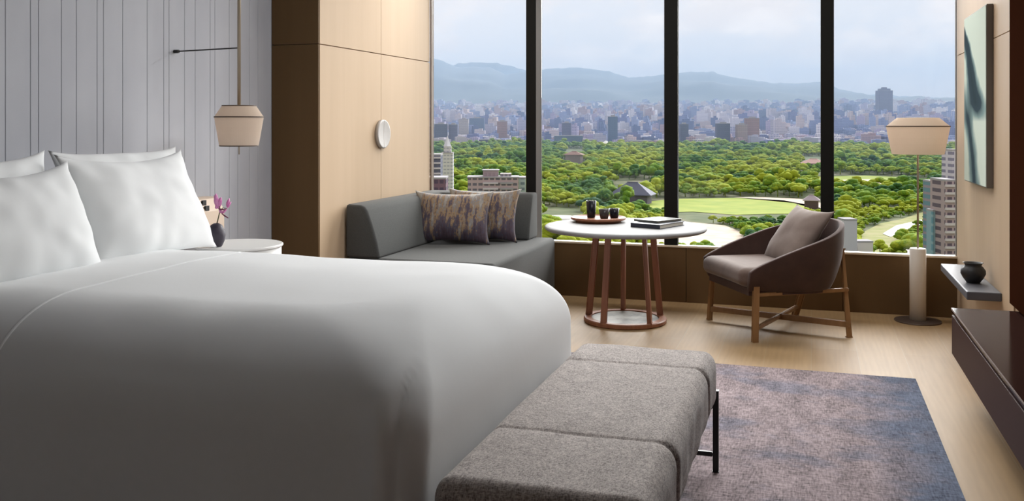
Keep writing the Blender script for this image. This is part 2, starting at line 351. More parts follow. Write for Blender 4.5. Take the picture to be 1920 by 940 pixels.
# ------------------------------------------------------------------ stone wall shelf and round pot, picture
bm = NB(); box(bm, .741, XR+.0, 5.14, 6.13, .374, .417, .006, 3)
obj('wall_shelf', bm, mat('grey_stone_shelf', (.105, .108, .125), .45, spec=.3), label='thick grey stone shelf on the right wall below the picture', cat='shelf')
bm = NB()
pr = [(.001, .0), (.032, .0), (.036, .006), (.050, .025), (.061, .048), (.060, .066), (.048, .084), (.040, .090), (.043, .100), (.050, .106), (.046, .106), (.038, .098), (.034, .088), (.03, .03), (.001, .028)]
lathe(bm, pr, 40, (0, 0, 0)); bp = obj('round_pot', bm, blackcer, smooth=True, label='small round black ceramic pot on the grey wall shelf', cat='pot'); bp.location = (.815, 5.44, .4175)
def art_mat():
    m = mat('abstract_canvas', (.7, .75, .7), 1, spec=0); t = m.node_tree; b = t.nodes['Principled BSDF']; k = t.links.new
    tcx = t.nodes.new('ShaderNodeTexCoord'); s = t.nodes.new('ShaderNodeSeparateXYZ'); k(tcx.outputs['Generated'], s.inputs[0])
    nz = t.nodes.new('ShaderNodeTexNoise'); nz.inputs['Scale'].default_value = 2.2; nz.inputs['Detail'].default_value = 7; k(tcx.outputs['Object'], nz.inputs[0])
    def math_(op, a, bb, clamp=False):
        n = t.nodes.new('ShaderNodeMath'); n.operation = op; n.use_clamp = clamp
        for i, v in enumerate((a, bb)):
            if isinstance(v, (int, float)): n.inputs[i].default_value = v
            elif v is not None: k(v, n.inputs[i])
        return n.outputs[0]
    u = math_('SUBTRACT', 1.0, s.outputs[1]); v = s.outputs[2]      # u: 0 far end .. 1 near end
    nn = math_('MULTIPLY', math_('SUBTRACT', nz.outputs[0], .5), .5)
    # dark plume: from the upper far edge down to the middle of the near edge
    c1 = math_('SUBTRACT', math_('ADD', u, nn), math_('MULTIPLY', math_('SUBTRACT', .93, v), 1.25))
    a1 = math_('ABSOLUTE', c1, None)
    wdt = math_('MULTIPLY', math_('SUBTRACT', 1.05, v), .75)
    p1 = math_('SUBTRACT', 1.0, math_('DIVIDE', a1, math_('MAXIMUM', wdt, .02)), True)
    low = math_('MULTIPLY', math_('SUBTRACT', v, .36), 9, True)
    p1 = math_('MULTIPLY', p1, low, True)
    # second veil along the lower far edge
    c2 = math_('SUBTRACT', math_('ADD', u, nn), math_('MULTIPLY', math_('SUBTRACT', .55, v), .95))
    p2 = math_('MULTIPLY', math_('SUBTRACT', 1.0, math_('MULTIPLY', math_('ABSOLUTE', c2, None), 3.4), True), math_('MULTIPLY', math_('SUBTRACT', .62, v), 4, True))
    rp = t.nodes.new('ShaderNodeValToRGB'); e = rp.color_ramp.elements
    e[0].position = 0; e[0].color = (.66, .76, .68, 1); e[1].position = 1; e[1].color = (.05, .075, .09, 1)
    q = e.new(.22); q.color = (.25, .36, .36, 1); q = e.new(.5); q.color = (.06, .09, .11, 1)
    k(math_('ADD', p1, math_('MULTIPLY', p2, .62), True), rp.inputs[0]); k(rp.outputs[0], b.inputs['Base Color'])
    return m
pic = thing('abstract_painting', 'tall abstract painting in pale green and grey-blue on the right wall', 'painting', (0, 0, 0))
bm = NB(); box(bm, .868, XR-.001, 5.37, 6.10, .922, 1.882, .001, 1); obj('frame', bm, mat('grey_tray_frame', (.17, .15, .13), .5), pic)
bm = NB(); box(bm, .865, .869, 5.376, 6.094, .928, 1.876); obj('canvas', bm, art_mat(), pic)

# ------------------------------------------------------------------ bed
bed = thing('bed', 'large bed with dark base made up with a plain white duvet', 'bed', (0, 0, 0))
BX0, BX1, BY0, BY1 = -3.02, -.858, 1.955, 3.475
bm = rbox((BX1-BX0-.14, BY1-BY0-.2, .26), .02, (2, 2, 1), ((BX0+BX1)/2-.03, (BY0+BY1)/2, .14)); obj('base', bm, mat('dark_bed_base', (.018, .015, .015), .7), bed, smooth=True)
bm = rbox((BX1-BX0-.22, BY1-BY0-.20, .28), .13, (2, 2, 1), ((BX0+BX1)/2-.06, (BY0+BY1)/2, .40)); obj('mattress', bm, linen, bed, smooth=True)
bm = NB(); box(bm, XL+.002, -3.02, 1.75, 3.60, .0, .86, .015, 3); obj('headboard', bm, wallfab, bed)
DH = (1.0*(BX1-BX0)/2, (BY1-BY0)/2, .235); DC = Vector(((BX0+BX1)/2, (BY0+BY1)/2, .505)); DR = (.30, .36, .235)
def smooth01(x): x = max(0, min(1, x)); return x*x*(3-2*x)
def duvet_def(p):
    q = p-DC; z = p.z
    # crown on top, slight flare of the hanging sides
    u, v = q.x/DH[0], q.y/DH[1]
    out = Vector((0, 0, 0))
    if q.z > 0: out.z += .015*(1-v*v)*min(1, q.z/.1)
    hang = max(0, min(1, (.62-z)/.35))
    if v < 0: out.y -= .05*hang*min(1, -v*1.4)
    else: out.y += .02*hang*v
    if u > .5: out.x -= 0.0
    s = Vector((p.x*1.7, p.y*1.7, p.z*1.2))
    a = noise.noise(s)*.010 + noise.noise(s*2.6+Vector((4, 1, 0)))*.005
    out.z += a*(1 if q.z > .1 else .3)
    out.y += -noise.noise(Vector((p.x*2.6, 3, p.z*.8)))*.016*hang*(1 if v < 0 else -1)
    if v < -.6 and u > .7:             # sewn corner edge of the cover
        f = smooth01((.69-z)/.06); d = p.x-(BX1-.055-.05*(z-.45))
        out.y += f*(.010*smooth01((d+.004)/.008)+.008*math.exp(-(d/.006)**2)-.012*math.exp(-((d+.03)/.03)**2))
    return p+out
ZT, ZB, RX, RY, RZ = .740, .270, .25, .34, .225
def side_samples(n, e):            # -1..1, closer together near the ends
    a = [i/n*2-1 for i in range(n+1)]; return [math.copysign(1-(1-abs(x))**e, x) for x in a]
def ring_at(hx, hy, rc, nx, ny):
    base = [(u, -1) for u in side_samples(nx, 1.25)[:-1]]+[(1, v) for v in side_samples(ny, 1.25)[:-1]]+[(-u, 1) for u in side_samples(nx, 1.25)[:-1]]+[(-1, -v) for v in side_samples(ny, 1.25)[:-1]]
    out = []
    for u, v in base:
        x, y = u*hx, v*hy; qx = max(-(hx-rc), min(hx-rc, x)); qy = max(-(hy-rc), min(hy-rc, y)); ex, ey = x-qx, y-qy; n = math.hypot(ex, ey)
        out.append((qx+rc*ex/n, qy+rc*ey/n) if n > 1e-9 else (x, y))
    return out
bm = NB(); rings = []; NXs, NYs = 150, 110
for k_ in range(22): rings.append((DH[0], DH[1], .10, ZB+(ZT-RZ-ZB)*k_/22))
for k_ in range(25):
    t_ = k_/24*math.pi/2; c_ = 1-math.cos(t_); rings.append((DH[0]-RX*c_, DH[1]-RY*c_, .10+.16*c_, ZT-RZ+RZ*math.sin(t_)))
hx_, hy_ = DH[0]-RX, DH[1]-RY
for k_ in range(1, 30): f_ = 1-k_/30; rings.append((hx_*f_, hy_*f_, .26*f_, ZT))
prev = None
for hx, hy, rc, z in rings:
    cur = [bm.verts.new(duvet_def(Vector((DC.x+x, DC.y+y, z)))) for x, y in ring_at(hx, hy, rc, NXs, NYs)]
    if prev: [bm.faces.new((prev[q], prev[(q+1) % len(cur)], cur[(q+1) % len(cur)], cur[q])) for q in range(len(cur))]
    prev = cur
bm.faces.new(prev)
dv = obj('duvet', bm, linen, bed, smooth=True)
# hem seam of the turned-down sheet: a fine cord over the bed and down its side
seam = [(DC.y+hy_-2*hy_*k_/40, ZT) for k_ in range(40)]+[(DC.y-hy_-RY*math.sin(a_), ZT-RZ+RZ*math.cos(a_)) for a_ in np.linspace(0, math.pi/2, 24)]+[(BY0, z_) for z_ in np.linspace(ZT-RZ-.01, .28, 16)]
seam = [duvet_def(Vector((-2.12, y_, z_))) for y_, z_ in seam]
bm = NB(); tube(bm, seam, .006, 8, squash=.6); obj('hem_cord', bm, linen, dv, smooth=True)

# ---- pillows
def bed_pillow(xb, zb, yc, tilt, wd, ht, th, seed, label, sag=0.0):
    o = obj('pillow', pillow(wd, ht, th, seed, sag=sag, n=56, pinch=.022, wr=.008, ear=.018), linen, smooth=True, label=label, cat='pillow', group='white bed pillows')
    place(o, (xb, yc, zb), math.pi/2, -tilt)
    return o
bed_pillow(-2.50, .725, 3.15, math.radians(24), .70, .438, .17, 1, 'white pillow standing in front on the window side of the bed', .022)
bed_pillow(-2.68, .745, 3.24, math.radians(15), .72, .405, .14, 2, 'white pillow propped behind the front one, window side of the bed')
bed_pillow(-2.46, .725, 2.43, math.radians(24), .70, .412, .18, 3, 'white pillow in front at the left edge of the picture', .03)
bed_pillow(-2.66, .745, 2.44, math.radians(14), .72, .405, .14, 4, 'white pillow propped behind the front one at the left edge', .02)

# ------------------------------------------------------------------ bench
bn = thing('upholstered_bench', 'long grey-brown upholstered bench with black metal legs at the foot of the bed', 'bench', (0, 0, 0))
def bench_mat():
    m = mat('grey_brown_bench_weave', (.3, .26, .24), .9, sheen=.25, spec=.2); t = m.node_tree; b = t.nodes['Principled BSDF']; k = t.links.new
    tcx = t.nodes.new('ShaderNodeTexCoord'); outs = []
    for s in ((110, 330, 330), (330, 110, 110), (30, 30, 30)):
        mp = t.nodes.new('ShaderNodeMapping'); mp.inputs['Scale'].default_value = s; nz = t.nodes.new('ShaderNodeTexNoise'); nz.inputs['Scale'].default_value = 1; nz.inputs['Detail'].default_value = 3
        k(tcx.outputs['Object'], mp.inputs[0]); k(mp.outputs[0], nz.inputs[0]); outs.append(nz.outputs[0])
    a = t.nodes.new('ShaderNodeMath'); a.operation = 'ADD'; k(outs[0], a.inputs[0]); k(outs[1], a.inputs[1])
    a2 = t.nodes.new('ShaderNodeMath'); a2.operation = 'ADD'; k(a.outputs[0], a2.inputs[0]); _m3 = t.nodes.new('ShaderNodeMath'); _m3.operation = 'MULTIPLY_ADD'; k(outs[2], _m3.inputs[0]); _m3.inputs[1].default_value = .35; _m3.inputs[2].default_value = .325; k(_m3.outputs[0], a2.inputs[1])
    mr = t.nodes.new('ShaderNodeMapRange'); mr.inputs[1].default_value = 1.2; mr.inputs[2].default_value = 1.8; k(a2.outputs[0], mr.inputs[0])
    rp = t.nodes.new('ShaderNodeValToRGB'); e = rp.color_ramp.elements; e[0].color = (.135, .110, .100, 1); e[1].color = (.60, .535, .50, 1); k(mr.outputs[0], rp.inputs[0]); k(rp.outputs[0], b.inputs['Base Color'])
    bp = t.nodes.new('ShaderNodeBump'); bp.inputs['Strength'].default_value = .4; bp.inputs['Distance'].default_value = .002; k(a.outputs[0], bp.inputs['Height']); k(bp.outputs[0], b.inputs['Normal'])
    return m
bmat = bench_mat()
NX0, NX1, NY0, NY1 = -.822, -.318, 1.945, 3.375
seams = (2.35, 3.10)
def bench_def(p):
    o = Vector(p)
    for s in seams:
        d = abs(p.y-s); o.z -= (.005*math.exp(-(d/.006)**2)+.002*math.exp(-(d/.04)**2))*(1 if p.z > .38 else 0)
        if p.x > NX1-.06: o.x -= .010*math.exp(-(d/.014)**2)
    o.z += noise.noise(Vector((p.x*7, p.y*5, 1)))*.004*(1 if p.z > .4 else .2)
    o.x += noise.noise(Vector((p.y*9, p.z*9, 5)))*.004*(1 if p.x > NX1-.05 else 0)
    return o
bm = rbox((NX1-NX0, NY1-NY0, .20), (.045, .045, .055), (14, 160, 6), ((NX0+NX1)/2, (NY0+NY1)/2, .352), bench_def, k=8)
obj('cushion', bm, bmat, bn, smooth=True)
bm = NB(); box(bm, NX0+.03, NX1-.03, NY0+.03, NY1-.03, .225, .256, .003); obj('seat_frame', bm, blackm, bn)
for x in (NX0+.02, NX1-.008):
    for y in (NY0+.08, NY1+.03):
        bm = NB(); bar(bm, (x, y, .008), (x, y, .30), .020, .020, .002); obj('leg', bm, blackm, bn)
for y in (NY0+.08, NY1+.03):
    bm = NB(); bar(bm, (NX0+.031, y, .07), (NX1-.019, y, .07), .016, .016, .002); obj('stretcher', bm, blackm, bn)
    bm = NB(); bar(bm, (NX0+.031, y, .24), (NX1-.019, y, .24), .016, .016, .002); obj('stretcher', bm, blackm, bn)

# ------------------------------------------------------------------ rug
def rug_mat():
    m = mat('mauve_blue_rug_pile', (.3, .25, .25), .97, sheen=.15, spec=.1); t = m.node_tree; b = t.nodes['Principled BSDF']; k = t.links.new
    tcx = t.nodes.new('ShaderNodeTexCoord'); s = t.nodes.new('ShaderNodeSeparateXYZ'); k(tcx.outputs['Object'], s.inputs[0])
    def nz(sx, sy, det, rough=.6):
        mp = t.nodes.new('ShaderNodeMapping'); mp.inputs['Scale'].default_value = (sx, sy, 1); n = t.nodes.new('ShaderNodeTexNoise'); n.inputs['Scale'].default_value = 1; n.inputs['Detail'].default_value = det; n.inputs['Roughness'].default_value = rough
        k(tcx.outputs['Object'], mp.inputs[0]); k(mp.outputs[0], n.inputs[0]); return n.outputs[0]
    def M(op, a, bb, clamp=False):
        n = t.nodes.new('ShaderNodeMath'); n.operation = op; n.use_clamp = clamp
        for i, v in enumerate((a, bb)):
            if isinstance(v, (int, float)): n.inputs[i].default_value = v
            else: k(v, n.inputs[i])
        return n.outputs[0]
    fine = M('ADD', nz(150, 22, 3), nz(24, 120, 2))            # crossing threads
    mot = nz(11, 4, 6, .65)
    big = nz(2.2, 3.4, 4)
    g = M('ADD', M('MULTIPLY', fine, .72), M('MULTIPLY', mot, .56))
    mr = t.nodes.new('ShaderNodeMapRange'); mr.inputs[1].default_value = .78; mr.inputs[2].default_value = 1.22; k(g, mr.inputs[0])
    r1 = t.nodes.new('ShaderNodeValToRGB'); e = r1.color_ramp.elements; e[0].color = (.075, .056, .062, 1); e[1].color = (.43, .345, .36, 1); k(mr.outputs[0], r1.inputs[0])
    r2 = t.nodes.new('ShaderNodeValToRGB'); e = r2.color_ramp.elements; e[0].color = (.022, .032, .065, 1); e[1].color = (.15, .18, .26, 1); k(mr.outputs[0], r2.inputs[0])
    edge = M('MULTIPLY', M('SUBTRACT', s.outputs[0], .20), 3.2, True)     # the blue dyed border
    patch = M('MULTIPLY', M('SUBTRACT', big, .50), 8, True)
    fac = M('ADD', M('MULTIPLY', edge, M('ADD', M('MULTIPLY', mot, 1.2), .55)), M('MULTIPLY', patch, .55), True)
    mx = t.nodes.new('ShaderNodeMixRGB'); k(fac, mx.inputs[0]); k(r1.outputs[0], mx.inputs[1]); k(r2.outputs[0], mx.inputs[2]); k(mx.outputs[0], b.inputs['Base Color'])
    bp = t.nodes.new('ShaderNodeBump'); bp.inputs['Strength'].default_value = .5; bp.inputs['Distance'].default_value = .003; k(fine, bp.inputs['Height']); k(bp.outputs[0], b.inputs['Normal'])
    return m
bm = NB(); box(bm, -2.6, .487, .9, 4.955, 0.0005, .008, .002, 2)
obj('rug', bm, rug_mat(), label='large mauve and slate-blue woven rug under the bed and bench', cat='rug')

# ------------------------------------------------------------------ sofa
sf = thing('corner_sofa', 'low dark grey corner daybed sofa fitted between wardrobe and window', 'sofa', (0, 0, 0))
SX0, SX1, SY0, SY1 = WX+.012, -1.79, 5.24, YW-.012
bm = rbox((SX1-SX0, SY1-SY0, .38), .03, (4, 4, 1), ((SX0+SX1)/2, (SY0+SY1)/2, .235)); obj('seat', bm, sofam, sf, smooth=True)
bm = NB(); box(bm, SX0+.03, SX1-.02, SY0+.03, SY1-.01, 0, .05, .005); obj('base', bm, sofam, sf)
prof = [(.0, .425), (.0, .735), (.004, .748), (.016, .755), (.105, .752), (.130, .742), (.150, .715), (.185, .62), (.215, .52), (.235, .425)]
bm = NB(); rows = []
EX = -1.925
path = [((SX0, SY0), (1, 0)), ((SX0, SY0+.5), (1, 0)), ((SX0, SY1-.5), (1, 0)), ((SX0, SY1), (1, -1)), ((SX0+.5, SY1), (0, -1)), ((EX, SY1), (0, -1))]
for (x, y), (dx, dy) in path: rows.append([bm.verts.new((x+dx*u, y+dy*u, z)) for u, z in prof])
for a, b in zip(rows, rows[1:]):
    for i in range(len(prof)-1): bm.faces.new((a[i], a[i+1], b[i+1], b[i]))
bm.faces.new(rows[0]); bm.faces.new(rows[-1][::-1])
for a, b in zip(rows, rows[1:]): bm.faces.new((a[0], b[0], b[-1], a[-1]))
bk = obj('backrest', bm, sofam, sf)
bv = bk.modifiers.new('bevel', 'BEVEL'); bv.width = .018; bv.segments = 4; bv.limit_method = 'ANGLE'; bv.angle_limit = math.radians(50)
for p in bk.data.polygons: p.use_smooth = True
def deco_mat():
    m = mat('plum_gold_brocade', (.3, .2, .2), .75, sheen=.2); t = m.node_tree; b = t.nodes['Principled BSDF']; k = t.links.new
    tcx = t.nodes.new('ShaderNodeTexCoord'); s = t.nodes.new('ShaderNodeSeparateXYZ'); k(tcx.outputs['Object'], s.inputs[0])
    def nz(sx, sz, det, off=0):
        mp = t.nodes.new('ShaderNodeMapping'); mp.inputs['Scale'].default_value = (sx, 1, sz); mp.inputs['Location'].default_value = (off, 0, 0); n = t.nodes.new('ShaderNodeTexNoise'); n.inputs['Scale'].default_value = 1; n.inputs['Detail'].default_value = det
        n.inputs['Roughness'].default_value = .65; k(tcx.outputs['Object'], mp.inputs[0]); k(mp.outputs[0], n.inputs[0]); return n.outputs[0]
    def M(op, a, bb, clamp=False):
        n = t.nodes.new('ShaderNodeMath'); n.operation = op; n.use_clamp = clamp
        for i, v in enumerate((a, bb)):
            if isinstance(v, (int, float)): n.inputs[i].default_value = v
            else: k(v, n.inputs[i])
        return n.outputs[0]
    a = M('ADD', nz(22, 5, 5), M('MULTIPLY', nz(70, 50, 3), .25))
    a = M('ADD', a, M('MULTIPLY', M('SUBTRACT', s.outputs[2], .13), .62))      # more gold towards the top, plum below
    mr = t.nodes.new('ShaderNodeMapRange'); mr.inputs[1].default_value = .44; mr.inputs[2].default_value = .82; k(a, mr.inputs[0])
    rp = t.nodes.new('ShaderNodeValToRGB'); e = rp.color_ramp.elements
    e[0].position = 0; e[0].color = (.035, .022, .035, 1); e[1].position = 1; e[1].color = (.30, .28, .25, 1)
    for p_, c_ in ((.28, (.07, .04, .06)), (.42, (.055, .055, .09)), (.55, (.14, .09, .075)), (.66, (.30, .20, .10)), (.8, (.17, .16, .17))):
        q = e.new(p_); q.color = (*c_, 1)
    k(mr.outputs[0], rp.inputs[0]); k(rp.outputs[0], b.inputs['Base Color']); return m
dm = deco_mat()
o = obj('throw_cushion', pillow(.54, .37, .15, 5, pinch=.07, wr=.004, ear=.014), dm, smooth=True, label='plum and gold patterned cushion in front on the grey sofa', cat='cushion', group='patterned sofa cushions'); place(o, (-2.385, 6.02, .435), math.radians(10), math.radians(-24))
o = obj('throw_cushion', pillow(.52, .37, .14, 8, pinch=.07, wr=.004, ear=.014), dm, smooth=True, label='plum and gold patterned cushion half hidden behind the other one on the sofa', cat='cushion', group='patterned sofa cushions'); place(o, (-2.235, 6.22, .435), math.radians(4), math.radians(-20))

# ------------------------------------------------------------------ round table
TX, TY = -1.13, 5.875
tb = thing('round_table', 'round white marble-topped table on five splayed brown wooden legs', 'table', (TX, TY, 0))
bm = NB(); lathe(bm, [(.001, .582), (.495, .582), (.505, .586), (.512, .595), (.512, .602), (.506, .609), (.495, .612), (.001, .612)], 96); obj('tabletop', bm, marble_top, tb, smooth=False)
for p in tb.children[0].data.polygons: p.use_smooth = p.normal.z < .9 and p.normal.z > -.9
def ring(bm, r0, r1, z0, z1, n=72):
    b_ = .006
    pr = [(r0, z0), (r1-b_, z0), (r1, z0+b_), (r1, z1-b_), (r1-b_, z1), (r0, z1), (r0, z0)]
    return lathe(bm, pr, n, cap=False)
bm = NB(); ring(bm, .165, .215, .553, .5815); obj('top_ring', bm, walnut, tb)
bm = NB(); ring(bm, .215, .262, .0, .030); obj('base_ring', bm, walnut, tb)
bm = NB(); lathe(bm, [(.001, .004), (.214, .004), (.214, .024), (.001, .024)], 64); obj('base_disc', bm, stone, tb)
for k in range(5):
    a = YAW+math.radians(86+72*k)
    bm = NB(); bar(bm, (.240*math.cos(a), .240*math.sin(a), .028), (.190*math.cos(a), .190*math.sin(a), .556), .027, .027, .005)
    o = obj('leg', bm, walnut, tb)
TT = .6125
# objects on the table
def cam_off(dr, df):      # offset to the right / away, as seen from the room side
    return (TX+dr*cy_-df*sy_, TY+dr*sy_+df*cy_)
tx, ty = cam_off(-.15, .22)
bm = NB(); lathe(bm, [(.001, 0), (.150, 0), (.150, .012), (.172, .014), (.180, .018), (.181, .031), (.177, .033), (.173, .027), (.001, .025)], 64)
o = obj('serving_tray', bm, walnut, smooth=True, label='round brown wooden tray holding three cups on the table', cat='tray'); o.location = (tx, ty, TT)
def cup(r0, r1, h, x, y, label, m, name='tumbler'):
    bm = NB(); lathe(bm, [(.001, 0), (r0*.9, 0), (r0, .004), (r1, h), (r1-.003, h), (r0-.004, .01), (.001, .008)], 40)
    o = obj(name, bm, m, smooth=True, label=label, cat='cup', group='dark cups on the tray'); o.location = (x, y, TT+.0255); return o
rimm = mat('grey_smoked_glass', (.045, .04, .04), .25, spec=.3)
x, y = cam_off(-.195, .24); cup(.027, .034, .112, x, y, 'tall black cup at the left end of the tray', darkglass, 'tall_cup')
x, y = cam_off(-.115, .18); cup(.027, .036, .062, x, y, 'short brownish smoked-glass tumbler in the middle of the tray', rimm)
x, y = cam_off(-.045, .22); cup(.027, .034, .062, x, y, 'short dark tumbler at the right end of the tray', darkglass)
def book(bm_c, bm_p, wd, dp, th):
    box(bm_c, -wd/2, wd/2, -dp/2, dp/2, 0, .003); box(bm_c, -wd/2, wd/2, -dp/2, dp/2, th-.003, th); box(bm_c, -wd/2, -wd/2+.003, -dp/2, dp/2, 0, th)
    box(bm_p, -wd/2+.004, wd/2-.005, -dp/2+.005, dp/2-.005, .003, th-.003)
for (x, y, rz_, wd_, dp_, th_, z_, cc, lab) in ((*cam_off(.20, -.05), math.radians(68), .30, .21, .026, 0, (.01, .012, .03), 'thick navy hardback book lying on the round table'),
        (*cam_off(.215, .02), math.radians(60), .25, .19, .013, .0262, (.12, .13, .12), 'thinner grey book lying on top of the navy book')):
    b_ = thing('book', lab, 'book', (x, y, TT+z_), rz_, 'books on the round table')
    c_, p_ = NB(), NB(); book(c_, p_, wd_, dp_, th_)
    obj('cover', c_, mat('book_cover_%d' % int(th_*1000), cc, .4), b_); obj('pages', p_, mat('book_pages', (.55, .52, .46), .8), b_)

# ------------------------------------------------------------------ armchair
ax = Vector((-.87, -.49)).normalized(); ach = thing('armchair', 'brown velvet tub armchair on a crossed wooden frame by the window', 'armchair', (-.20, 5.955, 0), math.atan2(ax.y, ax.x))
# local: +x to the front, +y to the near side
def rimcurve(t):                     # t -1..1 around the shell, 0 = back
    s = abs(t); sg = 1 if t > 0 else -1
    if s < .55:
        a = s/.55*math.pi/2; x, y = -.06-.335*math.cos(a), .35*math.sin(a)
    else:
        k = (s-.55)/.45; x, y = -.06+.40*k, .35-.012*k*k
    hgt = .405+.30*(1-s)**.8
    if s < .30: hgt = .405+.30*(.70**.8)+(.30*(1-.70**.8))*(1-(s/.30)**2)*.5
    return x, sg*y, hgt
def shell_pt(t, v, off=0):
    x, y, hz = rimcurve(t); s = abs(t)
    # bottom contour: smaller plan
    bx = -.06+(x+.06)*.74 if x < -.06 else x*.97; by = y*.84; bz = .275+.03*max(0, s-.6)
    k = 1-(1-v)**2.8
    px = bx+(x-bx)*k; py = by+(y-by)*math.sin(v*math.pi/2)**.9 if v > 0 else by; pz = bz+(hz-bz)*v
    return Vector((px, py, pz))
bm = NB(); nt_, nv = 72, 14; th = .030
def build_shell(bm):
    outer = [[shell_pt(-1+2*i/nt_, j/nv) for j in range(nv+1)] for i in range(nt_+1)]
    inner = []
    for i in range(nt_+1):
        row = []
        for j in range(nv+1):
            p = outer[i][j]; ta = outer[min(i+1, nt_)][j]-outer[max(i-1, 0)][j]; tb_ = outer[i][min(j+1, nv)]-outer[i][max(j-1, 0)]
            n = ta.cross(tb_).normalized()
            c = Vector((0.0, 0, p.z)); 
            if n.dot(c-p) < 0: n = -n
            row.append(p+n*th)
        inner.append(row)
    vo = [[bm.verts.new(p) for p in r] for r in outer]; vi = [[bm.verts.new(p) for p in r] for r in inner]
    for i in range(nt_):
        for j in range(nv):
            bm.faces.new((vo[i][j], vo[i+1][j], vo[i+1][j+1], vo[i][j+1])); bm.faces.new((vi[i][j], vi[i][j+1], vi[i+1][j+1], vi[i+1][j]))
        bm.faces.new((vo[i][nv], vo[i+1][nv], vi[i+1][nv], vi[i][nv])); bm.faces.new((vo[i][0], vi[i][0], vi[i+1][0], vo[i+1][0]))
    for i in (0, nt_):
        for j in range(nv): bm.faces.new((vo[i][j], vo[i][j+1], vi[i][j+1], vi[i][j]))
build_shell(bm)
sh = obj('shell', bm, velvet, ach, smooth=True)
b_ = sh.modifiers.new('bevel', 'BEVEL'); b_.width = .011; b_.segments = 3; b_.limit_method = 'ANGLE'; b_.angle_limit = math.radians(50)
bm = NB()                              # floor of the shell
n = 40; pts = [shell_pt(-1+2*i/n, 0) for i in range(n+1)]
lo = [bm.verts.new((p.x*.98, p.y*.98, .262+.0*p.x)) for p in pts]; hi = [bm.verts.new((p.x*.98, p.y*.98, .305)) for p in pts]
for i in range(n): bm.faces.new((lo[i], lo[i+1], hi[i+1], hi[i]))
bm.faces.new((lo[-1], lo[0], hi[0], hi[-1])); bm.faces.new(lo[::-1]); bm.faces.new(hi)
obj('seat_pan', bm, velvet, ach)
def seat_def(p):
    k = max(0, -(p.x)/.3); p = Vector(p); p.y *= 1-.20*min(1, k)**2; p.z += -.012*k+.006*math.cos(p.y*4); return p
bm = rbox((.57, .60, .115), (.06, .06, .045), (10, 10, 2), (.09, 0, .363), seat_def); obj('seat_cushion', bm, velvet2, ach, smooth=True)
for (x0, y0_, x1, y1_, zt) in ((.30, .31, .285, .295, .335), (.30, -.33, .285, -.315, .335), (-.30, .30, -.345, .20, .52), (-.27, -.29, -.335, -.20, .52)):
    if x0 > 0: bm = NB(); bar(bm, (x0, y0_, 0), (x1, y1_, zt), .022, .026, .005)
    else: bm = NB(); bar(bm, (x0-.002, y0_, 0), (-.352, y1_*.72, zt-.02), .022, .024, .005)
    obj('leg', bm, chairleg, ach)
bm = NB(); bar(bm, (.30, -.33, .072), (-.312, .29, .072), .020, .026, .004); obj('stretcher', bm, chairleg, ach)
bm = NB(); bar(bm, (.30, .31, .075), (-.30, -.285, .075), .020, .026, .004); obj('stretcher', bm, chairleg, ach)
for s in (1, -1):
    bm = NB(); bar(bm, (.29, .29*s, .268), (-.335, .24*s, .268), .020, .022, .004); obj('side_rail', bm, chairleg, ach)
def frame_loc(p): return ach.matrix_world
cu = obj('throw_cushion', pillow(.44, .42, .14, 11, pinch=.06, wr=.004, ear=.012), cushm, smooth=True, label='plain taupe velvet cushion leaning in the brown armchair', cat='cushion')
th_ = math.atan2(ax.y, ax.x); loc = Vector((-.20, 5.955, 0))+Matrix.Rotation(th_, 3, 'Z') @ Vector((-.02, -.025, .385))
place(cu, loc, th_+math.pi/2, math.radians(-35), math.radians(1))

# ------------------------------------------------------------------ floor lamp
fl = thing('floor_lamp', 'floor lamp with wide beige drum shade on a white cylinder column', 'lamp', (.646, 6.445, 0))
bm = NB(); lathe(bm, [(.001, 0), (.139, 0), (.141, .004), (.139, .009), (.001, .011)], 64); obj('base', bm, mat('dull_bronze', (.16, .12, .10), .4, metal=.7), fl, smooth=False)
bm = NB(); lathe(bm, [(.001, .011), (.049, .011), (.049, .462), (.046, .466), (.001, .466)], 48); obj('column', bm, mat('white_column', (.82, .78, .72), .55), fl, smooth=False)
for p in fl.children[1].data.polygons: p.use_smooth = abs(p.normal.z) < .5
bm = NB(); lathe(bm, [(.006, .466), (.006, 1.30)], 16); obj('pole', bm, brass, fl, smooth=True)
def shade(prof, parent, bands, mt=shadem):
    bm = NB(); inn = [(r-.003, z) for r, z in prof[::-1]]; lathe(bm, prof+inn+[prof[0]], 64, cap=False); s = obj('shade', bm, mt, parent, smooth=False)
    for p in s.data.polygons: p.use_smooth = False
    for r, z, h in bands:
        bm = NB(); lathe(bm, [(r-.002, z-h/2), (r+.0015, z-h/2), (r+.0015, z+h/2), (r-.002, z+h/2), (r-.002, z-h/2)], 64, cap=False); obj('shade_trim', bm, trimm, s, label='dark trim band of the shade')
    return s
shade([(.155, 1.066), (.189, 1.243), (.125, 1.297), (.02, 1.299)], fl, [(.189, 1.243, .007)])
bm = NB(); lathe(bm, [(.001, 1.10), (.018, 1.10), (.03, 1.15), (.018, 1.2), (.001, 1.2)], 24); obj('bulb', bm, ceram, fl, smooth=True)

